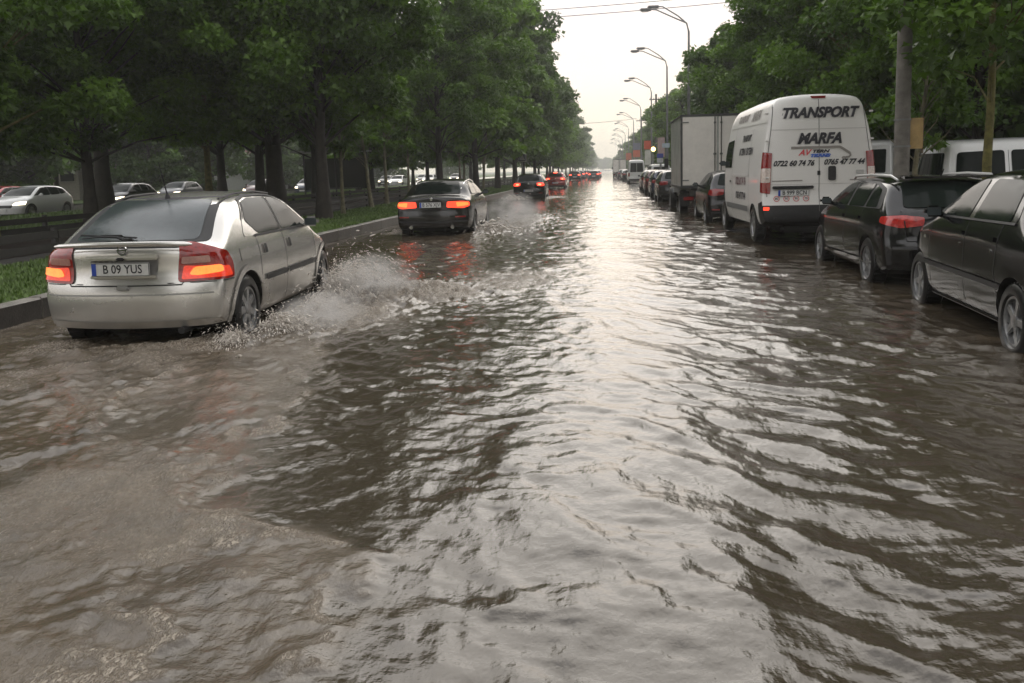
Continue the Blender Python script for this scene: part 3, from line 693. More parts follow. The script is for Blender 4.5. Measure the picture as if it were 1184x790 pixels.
    for i, tx in enumerate(('80', '90', '90', '70')):
        cx = -.76+i*.175; r0 = .056
        sp_ = patch(bvh, [(cx+r0*math.cos(a*PI/8), .858+r0*math.sin(a*PI/8)) for a in range(16)], FW, 'speed_sticker', pink, root, .008, .05, 0)
        patch(bvh, [(cx+.042*math.cos(a*PI/8), .858+.042*math.sin(a*PI/8)) for a in range(16)], FW, 'sticker_face', wht, sp_, .011, .05, 0)
        o = textmesh(tx, .06, ink, sp_, 'sticker_number', 0, .001); project_text(o, bvh, cx, .858, FW, .014)
    # left flank lettering
    for (y, z, t, s_, m) in [(2.0, 2.03, 'TRANSPORT', .17, ink), (1.9, 1.76, 'INTERN / EXTERN', .19, ink), (2.3, 1.16, '0722 60 74 76', .21, mat('flank_plum', (.16, .08, .09), .5)), (2.3, .86, '0765 47 77 44', .20, ink)]:
        word(t, s_, -y, z, m, .95, .25, .008, d=(1, 0, 0))
    word('MARFA', .26, -1.5, 2.45, grey, 1.0, .25, .01, d=(1, 0, 0))
    word('TRANSPORT', .2, -2.9, 2.46, grey, 1.0, .25, .01, d=(1, 0, 0))
    MB().box((0, .1, .50), (1.7, .16, .12), bev=.04).build('rear_step', M_BLK, root)
    MB().box((.12, -.01, .50), (.09, .03, .10), bev=.01).build('tow_socket', mat('socket_grey', (.5, .5, .5), .4), root)
    MB().box((0, .8, .3), (1.3, 1.3, .16), bev=.05).build('underbody', M_UNDER, root)
    return root

def box_truck(name, loc, rz, label, L=4.6, W=2.3, z0=.93, z1=3.22, group=None, cabcol=(.6, .6, .6), detail=True):
    root = empty(name, loc, rz, label, 'truck', group)
    pan = mat('truck_panel', (.74, .70, .64), .45, var=.12, vscale=2.5); alu = mat('truck_alu', (.42, .43, .40), .4, .3, var=.35, vscale=1.5); frm = mat('truck_frame', (.05, .05, .05), .5)
    MB().box((0, L/2, (z0+z1)/2), (W-.03, L-.03, z1-z0-.02), bev=.02).build('cargo_box', alu, root)
    f = MB()
    for x in (-W/2, W/2): f.box((x, .0, (z0+z1)/2), (.06, .07, z1-z0), bev=.01)
    f.box((0, 0, z1), (W+.06, .075, .06), bev=.01); f.box((0, 0, z0), (W+.06, .075, .08), bev=.01)
    for x in (-W/2, W/2):
        f.box((x, L/2, z1+.005), (.06, L, .05), bev=.01); f.box((x, L/2, z0-.005), (.06, L, .07), bev=.01)
    f.build('box_frame', frm, root)
    for s in (-1, 1):
        dr = MB().box((s*W/4, -.0, (z0+z1)/2), (W/2-.075, .05, z1-z0-.12), bev=.008).build('rear_door', pan, root)
        r = MB().tube([(s*.10, -.045, z0+.05), (s*.10, -.045, z1-.05)], .018, 8); r.box((s*.10, -.05, z0+1.05), (.09, .04, .06), bev=.01)
        for z in (z0+.25, z1-.25): r.box((s*.10, -.04, z), (.07, .03, .06), bev=.005)
        r.build('lock_bar', mat('lockbar_grey', (.12, .12, .11), .4, .5), dr)
        h = MB()
        for z in (z0+.22, z1-.22): h.box((s*(W/2-.12), -.035, z), (.22, .02, .035), bev=.004)
        h.build('hinge', mat('hinge_grey', (.2, .2, .19), .4, .6), dr)
    c = MB().box((0, L/2+.3, z0-.13), (.8, L+.8, .16), bev=.02); c.box((0, .05, z0-.38), (W-.15, .08, .14), bev=.02)
    for s in (-1, 1): c.box((s*.7, .06, z0-.22), (.06, .06, .3))
    c.build('chassis', M_UNDER, root)
    for s in (-1, 1):
        MB().box((s*(W/2-.22), -.0, z0-.37), (.32, .04, .11), bev=.012).build('tail_light', M_REDD, root)
        MB().box((s*(W/2-.02), .35, z0+.30), (.02, .06, .06), bev=.006).build('side_marker', M_CLR, root)
        wheel(root, (s*(W/2-.17), 1.3, .40), .40, 'steel', wid=.26, rimmat=mat('rim_dark', (.2, .2, .2), .5))
        wheel(root, (s*(W/2-.17), L+1.1, .40), .40, 'steel', wid=.24, rimmat=mat('rim_dark', (.2, .2, .2), .5))
        MB().box((s*(W/2-.17), .85, .52), (.30, .02, .5), bev=.004).build('mud_flap', M_RUB, root)
    cb = MB().box((0, L+1.0, 1.35), (2.0, 1.75, 1.7), bev=.14).build('cab', mat('cab_white', (*cabcol,), .3, coat=.6, var=.1), root)
    MB().box((0, L+1.885, 1.65), (1.75, .02, .7), bev=.008).build('windscreen', M_GLASS, cb)
    for s in (-1, 1):
        MB().box((s*1.005, L+1.15, 1.68), (.014, .9, .55), bev=.006).build('side_window', M_GLASS, cb)
        m = MB().box((s*1.2, L+1.6, 1.75), (.16, .06, .36), bev=.02); m.tube([(s*.98, L+1.6, 1.85), (s*1.2, L+1.6, 1.85)], .015, 6); m.build('mirror', M_BLK, root)
    plate(root, (.0, -.02, z0-.36), 'B 40 LTV', .52, .11, detail=detail)
    return root

def mini_van(name, loc, rz, label, body, H=2.0, L=4.6, group=None, lit=False, rear3=False, stripe=True):
    """boxy people carrier / minibus with a band of windows"""
    root = empty(name, loc, rz, label, 'van', group)
    k = H/2.0
    sp = dict(L=L, W=1.85, rw=.32, ra=.37, axles=[.85, L-.85], crown=.06, cr=.06, cf=.3, fadeR=.7, smooth=1,
              top=[(0, 1.86*k), (.06, 1.93*k), (.25, 1.97*k), (1.6, 2.0*k), (L-2.0, 1.96*k), (L-1.6, 1.86*k), (L-.95, 1.2), (L-.4, 1.05), (L, .75)],
              bot=[(0, .3), (.3, .25), (L, .25)], hw=[(.2, .94), (.5, .995), (1.0, 1), (1.3, .96), (1.85*k, .84), (2.0*k, .78)], plan=[(0, .97), (.3, 1), (L-1.2, 1), (L, .84)],
              rear=[(.2, .02), (.35, 0), (.6, 0), (.65, .05), (1.1, .06), (1.9*k, .16)], front=[(.2, .03), (.5, 0), (1.0, .06)],
              seams=[[(1.25, .35), (1.25, 1.75*k)], [(2.35, .35), (2.35, 1.75*k)], [(L-1.15, .35), (L-1.15, 1.15)]], handles=[(2.2, 1.05), (2.5, 1.05)],
              sidewin=[[(.28, 1.22), (.33, 1.72*k), (1.18, 1.75*k), (1.18, 1.2)], [(1.30, 1.2), (1.30, 1.75*k), (2.28, 1.75*k), (2.28, 1.18)], [(2.42, 1.18), (2.42, 1.75*k), (L-1.95, 1.72*k), (L-1.25, 1.18)]], winr=.07,
              rearglass=[(-.68, 1.2), (.68, 1.2), (.62, 1.72*k), (-.62, 1.72*k)], windscreen=[(-.7, 1.22), (.7, 1.22), (.62, 1.8*k), (-.62, 1.8*k)], headlight=[(.5, .7), (.8, .72), (.8, .95), (.55, .9)], mirror=(L-1.35, 1.3, M_BLK), rim='cover')
    b, bvh = make_body(sp, body, root); car_common(root, sp, bvh, body)
    strip(bvh, [(0, .65), (0, 1.85*k)], .03 if rear3 else .01, FW, 'rear_door_gap', body if rear3 else M_SEAM, root, .012)
    strip(bvh, [(-.8, .42), (.8, .42)], .14, FW, 'bumper', M_BLK, root, .02)
    for s in (-1, 1):
        d = Vector((-s*.6, 1, 0))
        patch(bvh, [(s*.78, 0, 1.12), (s*.88, .12, 1.12), (s*.90, .14, .75), (s*.78, 0, .75)], d, 'tail_light', M_REDL if lit else M_REDD, root, .012, .05, .02)
    plate(root, (0, -.0, .68), 'B 33 GHM', .52, .12, detail=False)
    return root

# ------------------------------------------------------------------ ground, roads, kerbs
KX, KZ, WZ = -6.3, .33, .085      # kerb line, verge height, flood level
def sheet(name, x0, x1, y0, y1, z, m, n=2, label=None, kind='structure', ny=None):
    ny = ny or n; xs = np.linspace(x0, x1, n+1); ys = np.linspace(y0, y1, ny+1)
    V = [(x, y, z) for y in ys for x in xs]
    F = [(j*(n+1)+i, j*(n+1)+i+1, (j+1)*(n+1)+i+1, (j+1)*(n+1)+i) for j in range(ny) for i in range(n)]
    o = meshobj(name, V, F, m, smooth=False); tag(o, kind=kind); return o
M_ASPH = mat('wet_asphalt', (.045, .043, .040), .18, var=.35, vscale=1.5, bump=.2, bscale=90)
M_SOIL = mat('grass_soil', (.035, .05, .016), .9, var=.5, vscale=1.2, bump=.6, bscale=30)
M_VERGE = mat('verge_turf', (.065, .105, .022), .9, var=.45, vscale=1.3, bump=.8, bscale=40)
M_BAL = mat('ballast_dark', (.03, .027, .023), .85, var=.6, vscale=14, bump=1., bscale=50)
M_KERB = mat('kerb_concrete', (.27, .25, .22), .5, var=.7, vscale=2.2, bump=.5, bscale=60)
M_KDARK = mat('kerb_face_dark', (.05, .045, .04), .35, var=.6, vscale=5, bump=.5, bscale=40)  # upright face set far darker than the kerb top
M_PAVE = mat('pavement_wet', (.10, .095, .085), .3, var=.4, vscale=2.5, bump=.3, bscale=50)
sheet('ground', -900, 900, -300, 3200, -.06, M_SOIL, 4)
sheet('road', KX, 5.2, -30, 900, 0.0, M_ASPH, 2)
sheet('verge', -9.45, KX-.16, -30, 900, KZ-.015, M_VERGE, 2)
sheet('tram_bed', -13.9, -9.45, -30, 900, KZ-.03, M_BAL, 2)
sheet('verge', -24.0, -13.9, -30, 900, KZ-.015, M_VERGE, 2)
sheet('road', -37.0, -24.0, -30, 900, .02, M_ASPH, 2)
sheet('verge', -80, -37.0, -30, 900, .1, M_VERGE, 2)
sheet('pavement', 5.42, 12.0, -30, 900, .10, M_PAVE, 2)
sheet('verge', 12.0, 60, -30, 900, .12, M_SOIL, 2)
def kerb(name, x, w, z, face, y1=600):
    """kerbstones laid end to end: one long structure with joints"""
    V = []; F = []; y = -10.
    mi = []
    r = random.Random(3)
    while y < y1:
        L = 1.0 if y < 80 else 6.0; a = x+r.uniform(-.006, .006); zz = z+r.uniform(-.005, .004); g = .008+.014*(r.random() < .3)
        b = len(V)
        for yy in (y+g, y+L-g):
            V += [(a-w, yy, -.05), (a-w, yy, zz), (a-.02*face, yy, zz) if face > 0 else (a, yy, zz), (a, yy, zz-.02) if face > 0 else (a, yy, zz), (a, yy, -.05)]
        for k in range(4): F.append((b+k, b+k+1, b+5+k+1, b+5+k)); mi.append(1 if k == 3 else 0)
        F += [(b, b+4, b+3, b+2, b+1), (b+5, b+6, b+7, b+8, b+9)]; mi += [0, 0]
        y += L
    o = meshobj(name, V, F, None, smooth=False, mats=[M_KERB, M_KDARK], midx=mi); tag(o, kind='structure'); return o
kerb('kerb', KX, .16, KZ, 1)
kerb('kerb', 5.42, .20, .16, -1)

# tram rails, sleepers' kerbs and low board fence by the track
def rail(x):
    o = MB().box((x, 200, KZ+.03), (.06, 460, .10)).build('tram_rail', mat('rail_steel', (.12, .10, .09), .35, .8), smooth=False); tag(o, kind='structure')
for x in (-10.4, -11.8): rail(x)
def board_fence(x, label):
    root = empty('board_fence', (x, 0, KZ-.03), 0, label, 'fence')
    root.scale = (1, 1, .78)
    wood = mat('fence_dark', (.022, .019, .017), .6, var=.5, vscale=3)
    r = random.Random(int(-x*10)); y = -6; k = 0
    pm = MB()
    while y < 170:
        k += 1
        if k <= 60:
            p = MB().box((-.05, y, .33), (.09, .10, .66), bev=.01).build('post', wood, root)
        y += 2.9
    for z in (.24, .52):
        b = MB(); y = -6
        while y < 168:
            b.box((r.uniform(-.006, .006), y+1.45, z+r.uniform(-.012, .012)), (.035, 2.88, .17), bev=.006); y += 2.9
        b.build('board', wood, root)
    return root
board_fence(-9.6, 'low dark two-board fence along the near edge of the tram track')
board_fence(-13.75, 'low dark two-board fence along the far edge of the tram track')

# grass blades on the verges
def grass():
    n = 150000; r = np.random.default_rng(5)
    y = 5+75*r.random(n)**1.7
    band = r.random(n); x = np.where(band < .62, -9.4+2.88*r.random(n), -24+10*r.random(n))
    far = (y > 45); z = np.full(n, KZ-.02)
    h = (.02+.045*r.random(n)**1.5)*(1+.9*fbm(x*1.3, y*1.3, 3)); w = .006+.0009*y
    a = r.random(n)*2*PI; lean = (r.random((n, 2))-.5)*.09
    V = np.zeros((n, 3, 3)); V[:, 0, 0] = x-np.cos(a)*w; V[:, 0, 1] = y-np.sin(a)*w; V[:, 1, 0] = x+np.cos(a)*w; V[:, 1, 1] = y+np.sin(a)*w
    V[:, 0, 2] = z; V[:, 1, 2] = z; V[:, 2, 0] = x+lean[:, 0]; V[:, 2, 1] = y+lean[:, 1]; V[:, 2, 2] = z+h
    F = np.arange(n*3).reshape(n, 3)
    m = mat('grass_blade', (.10, .165, .03), .6, var=.5, vscale=1.5)
    o = npmesh('grass', V.reshape(-1, 3), F, m, nper=3, smooth=False); tag(o, 'short wet green grass of the kerbside verges', 'grass', kind='stuff')
grass()

# ------------------------------------------------------------------ flood water
def seg_d(X, Y, P):
    """signed-ish distance to a polyline, plus arc parameter"""
    best = np.full(X.shape, 1e9); sgn = np.zeros(X.shape)
    for (ax, ay), (bx, by) in zip(P[:-1], P[1:]):
        dx, dy = bx-ax, by-ay; t = np.clip(((X-ax)*dx+(Y-ay)*dy)/(dx*dx+dy*dy), 0, 1)
        ex, ey = X-(ax+t*dx), Y-(ay+t*dy); d = np.hypot(ex, ey); m = d < best
        sgn = np.where(m, np.sign(dx*(Y-ay)-dy*(X-ax)), sgn); best = np.where(m, d, best)
    return best, sgn
def sstep(a, b, x):
    t = np.clip((x-a)/(b-a), 0, 1); return t*t*(3-2*t)
def flood():
    ys = [-8.]
    while ys[-1] < 420: ys.append(ys[-1]+(.25 if ys[-1] < 1.6 else max(.0085, .0042*ys[-1])))
    ys = np.array(ys); xs = np.linspace(KX+.004, 5.21, 560); X, Y = np.meshgrid(xs, ys)
    # warp
    wx = X+.28*(fbm(X*.8, Y*.5, 50, 3)-.5)*2; wy = Y+.5*(fbm(X*.6+9, Y*.4, 60, 3)-.5)*2
    fade = lambda s: 1-sstep(s*55, s*190, Y)          # drop waves the grid cannot carry
    def ridg(u, v, seed, o=3): 
        n = fbm(u, v, seed, o); return 1-np.abs(2*n-1)*1.6
    c, s = math.cos(rad(24)), math.sin(rad(24))
    U = wx*c+wy*s; Vv = -wx*s+wy*c                    # V runs along the wake crests
    h = np.zeros_like(X)
    def fam(deg, fu, fv, amp, seed, wt=1., lim=1., o=2, rg=False):
        nonlocal h
        cc, ss = math.cos(rad(deg)), math.sin(rad(deg)); u = (wx*cc+wy*ss)*fu; v = (-wx*ss+wy*cc)*fv
        n = ridg(u, v, seed, o)-.5 if rg else (fbm(u, v, seed, o)-.5)
        h += amp*n*wt*fade(lim)
    rt = sstep(-.8, 1.6, X+.5*(fbm(X*.5, Y*.3, 40, 2)-.5)); lf = 1-sstep(-2.4, -.8, X)
    gust = .35+1.3*sstep(.3, .7, fbm(X*.55, Y*.28, 41, 3))
    fam(20, .9, .28, .030, 1, 1, 2.0)
    fam(22, 2.1, .70, .016, 11, 1-.5*rt, 1.1, rg=True)
    fam(46, 2.6, .85, .018, 12, rt*gust, 1.0, rg=True)
    fam(52, 4.6, 1.7, .019, 13, (.35+.65*rt)*gust, .5)
    fam(35, 7.8, 3.4, .0165, 14, .5+.5*gust, .28)
    fam(-40, 2.6, .9, .012, 23, .5+.7*lf, .7, rg=True)
    fam(-35, 7.0, 2.8, .008, 24, .4+lf, .35); fam(-20, 13, 7, .0055, 26, .15+lf, .18, 3)
    fam(78, 5.5, 2.0, .011, 25, .3+.7*gust, .4)
    fam(70, 14, 6, .0085, 3, .5+.5*gust, .16, 3)
    fam(25, 25, 12, .0036, 5, 1, .09, 2)
    foam = np.zeros_like(X)
    jag = (fbm(X*1.6, Y*1.6, 71, 3)-.5)*.9; jf = (fbm(X*7, Y*7, 72, 4)-.5)*.30
    # churned water behind the silver car: two lobes, each with a raised foamy front
    A = [(-2.2, 13.), (-2.35, 10.2), (-2.62, 8.4), (-2.45, 7.2), (-2.05, 6.3), (-2.02, 5.5), (-2.25, 4.9), (-2.05, 4.3), (-1.6, 3.6), (-1.2, 3.2), (-.95, 2.6), (-.8, 1.0)]
    B = [(-3.3, 7.9), (-3.5, 6.9), (-3.6, 6.2), (-3.15, 5.5), (-2.85, 4.9), (-2.5, 4.4), (-2.15, 4.0), (-1.75, 3.65), (-1.62, 3.3), (-1.6, 2.8), (-1.45, 2.3), (-1.4, .5)]
    Cc = [(-3.5, 7.6), (-4.2, 6.6), (-5.0, 5.9), (-6.2, 5.2)]
    for P, wgt, hh, base in ((A, 1.1, .026, .56), (B, 1.15, .042, .70)):
        d, sg = seg_d(X, Y, P); dd = d*sg*-1                       # >0 on the left of the line
        dd = dd+jag+jf
        side = sstep(-.03, .10, dd)*(1-sstep(11.0, 13.5, Y))
        lip = np.exp(-((dd-.07)/(.05+.15*fbm(X*4, Y*4, 77, 2)))**2)*(1-sstep(10., 12., Y))*(.25+1.0*fbm(X*2, Y*2, 73, 3))
        foam = np.maximum(foam, side*base*(.38+.95*fbm(X*2.2, Y*1.8, 74, 5))); foam = np.maximum(foam, lip*wgt*sstep(.22, .55, fbm(X*5, Y*5, 70, 4)))
        h += hh*lip*.45+.006*side; h += side*(.016*(fbm(X*3.5, Y*2.6, 61, 3)-.5)+.016*(fbm(X*9, Y*6.5, 62, 3)-.5)*fade(.25)+.008*(fbm(X*20, Y*15, 63, 3)-.5)*fade(.1))
    d, sg = seg_d(X, Y, Cc); lip = np.exp(-((d+jag*.5+jf)/.10)**2)*(.3+fbm(X*3, Y*3, 75, 3)); foam = np.maximum(foam, lip*.9); h += .025*lip
    foam = np.maximum(foam, .95*np.exp(-((seg_d(X, Y, Cc)[0]+jag*.6+jf)/.3)**2)*fbm(X*4, Y*4, 79, 4)*1.2)
    C2 = [(-3.0, 7.9), (-3.9, 7.3), (-5.2, 6.8), (-6.3, 6.6)]
    d, sg = seg_d(X, Y, C2); lip = np.exp(-((d+jag*.4+jf)/.09)**2)*(.3+fbm(X*3, Y*3, 76, 3)); foam = np.maximum(foam, lip*.9); h += .02*lip
    # splashes thrown by the wheels
    def boil(x, y, rx, ry, a, f):
        nonlocal h, foam
        g = np.exp(-(((X-x)/rx)**2+((Y-y)/ry)**2)); t = fbm(X*7, Y*7, 81, 5, .65)
        h += a*g*(t-.15)*1.5; foam = np.maximum(foam, np.clip(f*g*1.6*(.35+t), 0, 1))
    boil(-3.10, 8.25, .34, .55, .16, 1.); boil(-3.25, 9.2, .28, .7, .10, .9); boil(-2.75, 10.3, .55, .8, .24, 1.); boil(-2.15, 10.6, .75, .9, .10, .95)
    boil(-2.7, 8.9, .6, .8, .07, .8); boil(-3.9, 7.25, .6, .3, .05, .8); boil(-5.0, 7.3, .5, .35, .05, .7); boil(-1.3, 12.0, 1.0, 1.8, .04, .6)
    for (x, y) in ((-3.1, 21.6), (-5.3, 21.6)): boil(x, y, .4, .9, .12, .8)
    boil(-2.6, 26, .9, 5.5, .12, .8); boil(-3., 49, .8, 3, .10, .7); boil(-4.6, 46, .9, 1.5, .10, .7); boil(-3.8, 19.5, 1.7, 3., .02, .35)
    # broken water all through the left lane ahead
    zone = sstep(-1.2, -2.6, X+.6*(fbm(X*.5, Y*.2, 90, 3)-.5))*sstep(9, 13, Y)*(1-sstep(60, 120, Y)); foam = np.maximum(foam, zone*.30*fbm(X*2, Y*1.2, 91, 4)*1.5); h += zone*.02*(fbm(X*3.5, Y*2.2, 92, 4)-.5)*fade(.6)
    # long wake crest running down the middle and small ripples round parked wheels
    D = [(-1.3, 14.), (-.62, 9.6), (-.1, 7.6), (.25, 5.6), (.55, 4.2), (.62, 3.2), (.5, 2.2)]
    d, sg = seg_d(X, Y, D); q = d*sg+.5*(fbm(X*1.1, Y*.9, 95, 4)-.5); br = sstep(.35, .65, fbm(X*1.1, Y*.7, 98, 3)); h += br*(.020*np.exp(-(q/.13)**2)*(1-sstep(11, 14, Y))-.010*np.exp(-((q-.26)/.2)**2))
    D = [(.2, 16.), (1.3, 8.6), (1.5, 6.4), (1.7, 4.6), (1.65, 3.), (1.5, 2)]
    d, sg = seg_d(X, Y, D); q = d*sg+.7*(fbm(X*1.1, Y*.9, 96, 4)-.5); h += .013*np.exp(-(q/.14)**2)*sstep(.35, .6, fbm(X, Y*.8, 94, 3))*(1-sstep(13, 16, Y))
    for (x, y) in ((3.15, 7.34), (3.35, 9.9), (3.35, 12.0), (3.4, 14.6), (2.75, 16.6), (2.7, 20.)):
        r = np.hypot((X-x)*1.0, Y-y); h += .012*np.cos(r*16)*np.exp(-r*1.5)*fade(.8); foam = np.maximum(foam, .55*np.exp(-((r-.33)/.10)**2)*fbm(X*6, Y*6, 97, 3))
    h += .010*(fbm(X*2.4, Y*3.2, 99, 3)-.5)*sstep(1.0, 3.0, X)*fade(.8)
    Z = WZ+h*(1-.6*sstep(60, 300, Y)); Z = np.maximum(Z, .012)
    edge = sstep(KX, KX+.2, X); Z = WZ+(Z-WZ)*(.35+.65*edge)
    ny, nx = X.shape; i = np.arange(nx-1)[None, :]+nx*np.arange(ny-1)[:, None]
    F = np.stack([i, i+1, i+nx+1, i+nx], -1).reshape(-1, 4)
    V = np.stack([X, Y, Z], -1).reshape(-1, 3)
    m, t, b = nt('flood_water'); N = t.nodes.new; L = t.links.new
    at = N('ShaderNodeAttribute'); at.attribute_name = 'foam'
    tc = N('ShaderNodeTexCoord'); mp = N('ShaderNodeMapping'); mp.inputs['Rotation'].default_value = (0, 0, rad(-20)); mp.inputs['Scale'].default_value = (1, .45, 1); L(tc.outputs['Object'], mp.inputs['Vector'])
    n1 = N('ShaderNodeTexNoise'); n1.inputs['Scale'].default_value = 38; n1.inputs['Detail'].default_value = 9; n1.inputs['Roughness'].default_value = .88; n1.inputs['Distortion'].default_value = .6; L(mp.outputs[0], n1.inputs['Vector'])
    n2 = N('ShaderNodeTexNoise'); n2.inputs['Scale'].default_value = 4; n2.inputs['Detail'].default_value = 5; L(mp.outputs[0], n2.inputs['Vector'])
    # foam coverage = threshold of fine noise by the painted amount
    a1 = N('ShaderNodeMath'); a1.operation = 'MULTIPLY_ADD'; a1.inputs[1].default_value = 1.0; a1.inputs[2].default_value = -1.10; L(at.outputs['Fac'], a1.inputs[0])
    a2 = N('ShaderNodeMath'); a2.operation = 'ADD'; L(a1.outputs[0], a2.inputs[0]); L(n1.outputs['Fac'], a2.inputs[1])
    a3 = N('ShaderNodeMapRange'); a3.inputs['From Min'].default_value = .0; a3.inputs['From Max'].default_value = .26; L(a2.outputs[0], a3.inputs['Value'])
    n5 = N('ShaderNodeTexNoise'); n5.inputs['Scale'].default_value = 70; n5.inputs['Detail'].default_value = 4; n5.inputs['Distortion'].default_value = 1.2; L(mp.outputs[0], n5.inputs['Vector'])
    q5 = N('ShaderNodeMapRange'); q5.inputs['From Min'].default_value = .44; q5.inputs['From Max'].default_value = .60; q5.inputs['To Min'].default_value = .10; L(n5.outputs['Fac'], q5.inputs['Value'])
    a4 = N('ShaderNodeMath'); a4.operation = 'MULTIPLY'; L(a3.outputs[0], a4.inputs[0]); L(q5.outputs[0], a4.inputs[1]); a3 = a4
    mud = N('ShaderNodeMix'); mud.data_type = 'RGBA'; mud.inputs['A'].default_value = (.042, .033, .022, 1); mud.inputs['B'].default_value = (.066, .052, .036, 1); L(n2.outputs['Fac'], mud.inputs['Factor'])
    silt = N('ShaderNodeMix'); silt.data_type = 'RGBA'; silt.inputs['B'].default_value = (.15, .115, .078, 1); L(mud.outputs['Result'], silt.inputs['A']); sv_ = N('ShaderNodeMath'); sv_.operation = 'MULTIPLY'; L(at.outputs['Fac'], sv_.inputs[0]); sv2 = N('ShaderNodeMapRange'); sv2.inputs['From Min'].default_value = .3; sv2.inputs['From Max'].default_value = .7; sv2.inputs['To Min'].default_value = .35; sv2.inputs['To Max'].default_value = 1.25; L(n2.outputs['Fac'], sv2.inputs['Value']); L(sv2.outputs[0], sv_.inputs[1]); L(sv_.outputs[0], silt.inputs['Factor'])
    fm = N('ShaderNodeMix'); fm.data_type = 'RGBA'; fm.inputs['B'].default_value = (.36, .305, .24, 1); L(silt.outputs['Result'], fm.inputs['A']); L(a3.outputs[0], fm.inputs['Factor']); L(fm.outputs['Result'], b.inputs['Base Color'])
    ro = N('ShaderNodeMapRange'); ro.inputs['To Min'].default_value = .035; ro.inputs['To Max'].default_value = .6; L(a3.outputs[0], ro.inputs['Value']); L(ro.outputs[0], b.inputs['Roughness'])
    b.inputs['IOR'].default_value = 1.36; b.inputs['Specular IOR Level'].default_value = 1.0
    n3 = N('ShaderNodeTexNoise'); n3.inputs['Scale'].default_value = 34; n3.inputs['Detail'].default_value = 5; n3.inputs['Roughness'].default_value = .6; L(tc.outputs['Object'], n3.inputs['Vector'])
    n4 = N('ShaderNodeTexNoise'); n4.inputs['Scale'].default_value = 5.5; n4.inputs['Detail'].default_value = 3; L(mp.outputs[0], n4.inputs['Vector'])
    n6 = N('ShaderNodeTexNoise'); n6.inputs['Scale'].default_value = 15; n6.inputs['Detail'].default_value = 3; L(mp.outputs[0], n6.inputs['Vector']); b0 = N('ShaderNodeBump'); b0.inputs['Strength'].default_value = .5; b0.inputs['Distance'].default_value = .012; L(n6.outputs['Fac'], b0.inputs['Height'])
    b1 = N('ShaderNodeBump'); L(b0.outputs['Normal'], b1.inputs['Normal']); b1.inputs['Strength'].default_value = .4; b1.inputs['Distance'].default_value = .02; L(n4.outputs['Fac'], b1.inputs['Height'])
    b2 = N('ShaderNodeBump'); b2.inputs['Distance'].default_value = .006; bs = N('ShaderNodeMath'); bs.operation = 'MULTIPLY_ADD'; bs.inputs[1].default_value = .9; bs.inputs[2].default_value = .38; L(at.outputs['Fac'], bs.inputs[0]); L(bs.outputs[0], b2.inputs['Strength']); L(n3.outputs['Fac'], b2.inputs['Height']); L(b1.outputs['Normal'], b2.inputs['Normal'])
    b3 = N('ShaderNodeBump'); b3.inputs['Distance'].default_value = .008; L(a3.outputs[0], b3.inputs['Height']); L(at.outputs['Fac'], b3.inputs['Strength']); L(b2.outputs['Normal'], b3.inputs['Normal'])
    L(b3.outputs['Normal'], b.inputs['Normal'])
    o = npmesh('flood_water', V, F, m)
    at_ = o.data.attributes.new('foam', 'FLOAT', 'POINT'); at_.data.foreach_set('value', np.clip(foam, 0, 1).astype(np.float32).ravel())
    tag(o, kind='structure'); return V, ny, nx
flood()
print('water', time.time()-T0)

# spray: droplets and torn water thrown up by the wheels
ICO = None
def droplets(name, jets, label, seed, smin=.0016, smax=.0080):
    """jets: (origin, mean velocity, spread, count, tmax, size factor)"""
    global ICO
    if ICO is None:
        bm = bmesh.new(); bmesh.ops.create_icosphere(bm, subdivisions=1, radius=1); bm.verts.index_update()
        ICO = (np.array([v.co[:] for v in bm.verts]), np.array([[v.index for v in f.verts] for f in bm.faces])); bm.free()
    r = np.random.default_rng(seed); P = []; S = []; D = []
    for (o, v, sp, n, tm, sf) in jets:
        t = tm*r.random(n)**.75; vel = np.array(v)*(.35+.75*r.random((n, 1)))+r.normal(0, 1, (n, 3))*np.array(sp)
        ph = r.random(n)*2*PI; lump = np.stack([np.sin(ph*5), np.cos(ph*7), np.sin(ph*9)], -1)*np.array(sp)*.35
        vel = vel+lump
        p = np.array(o)+vel*t[:, None]+np.array([0, 0, -4.9])*(t**2)[:, None]
        k = p[:, 2] > WZ-.01; p = p[k]; vv = vel[k]+np.array([0, 0, -9.8])*t[k][:, None]
        P.append(p); S.append((smin+(smax-smin)*r.random(len(p))**3.2)*sf); D.append(vv)
    P = np.concatenate(P); S = np.concatenate(S); D = np.concatenate(D); D = D/np.linalg.norm(D, axis=1)[:, None]
    n = len(P); base = ICO[0][None]*S[:, None, None]
    st = 1+4.5*r.random(n)**1.5
    along = (base*D[:, None, :]).sum(-1)
    base = base+D[:, None, :]*along[..., None]*(st-1)[:, None, None]
    V = (P[:, None, :]+base).reshape(-1, 3); F = (ICO[1][None]+(np.arange(n)*len(ICO[0]))[:, None, None]).reshape(-1, 3)
    m = mat('spray_water', (.66, .60, .53), .2, spec=.8)
    o = npmesh(name, V, F, m, nper=3); tag(o, label, 'splash', kind='stuff'); return o
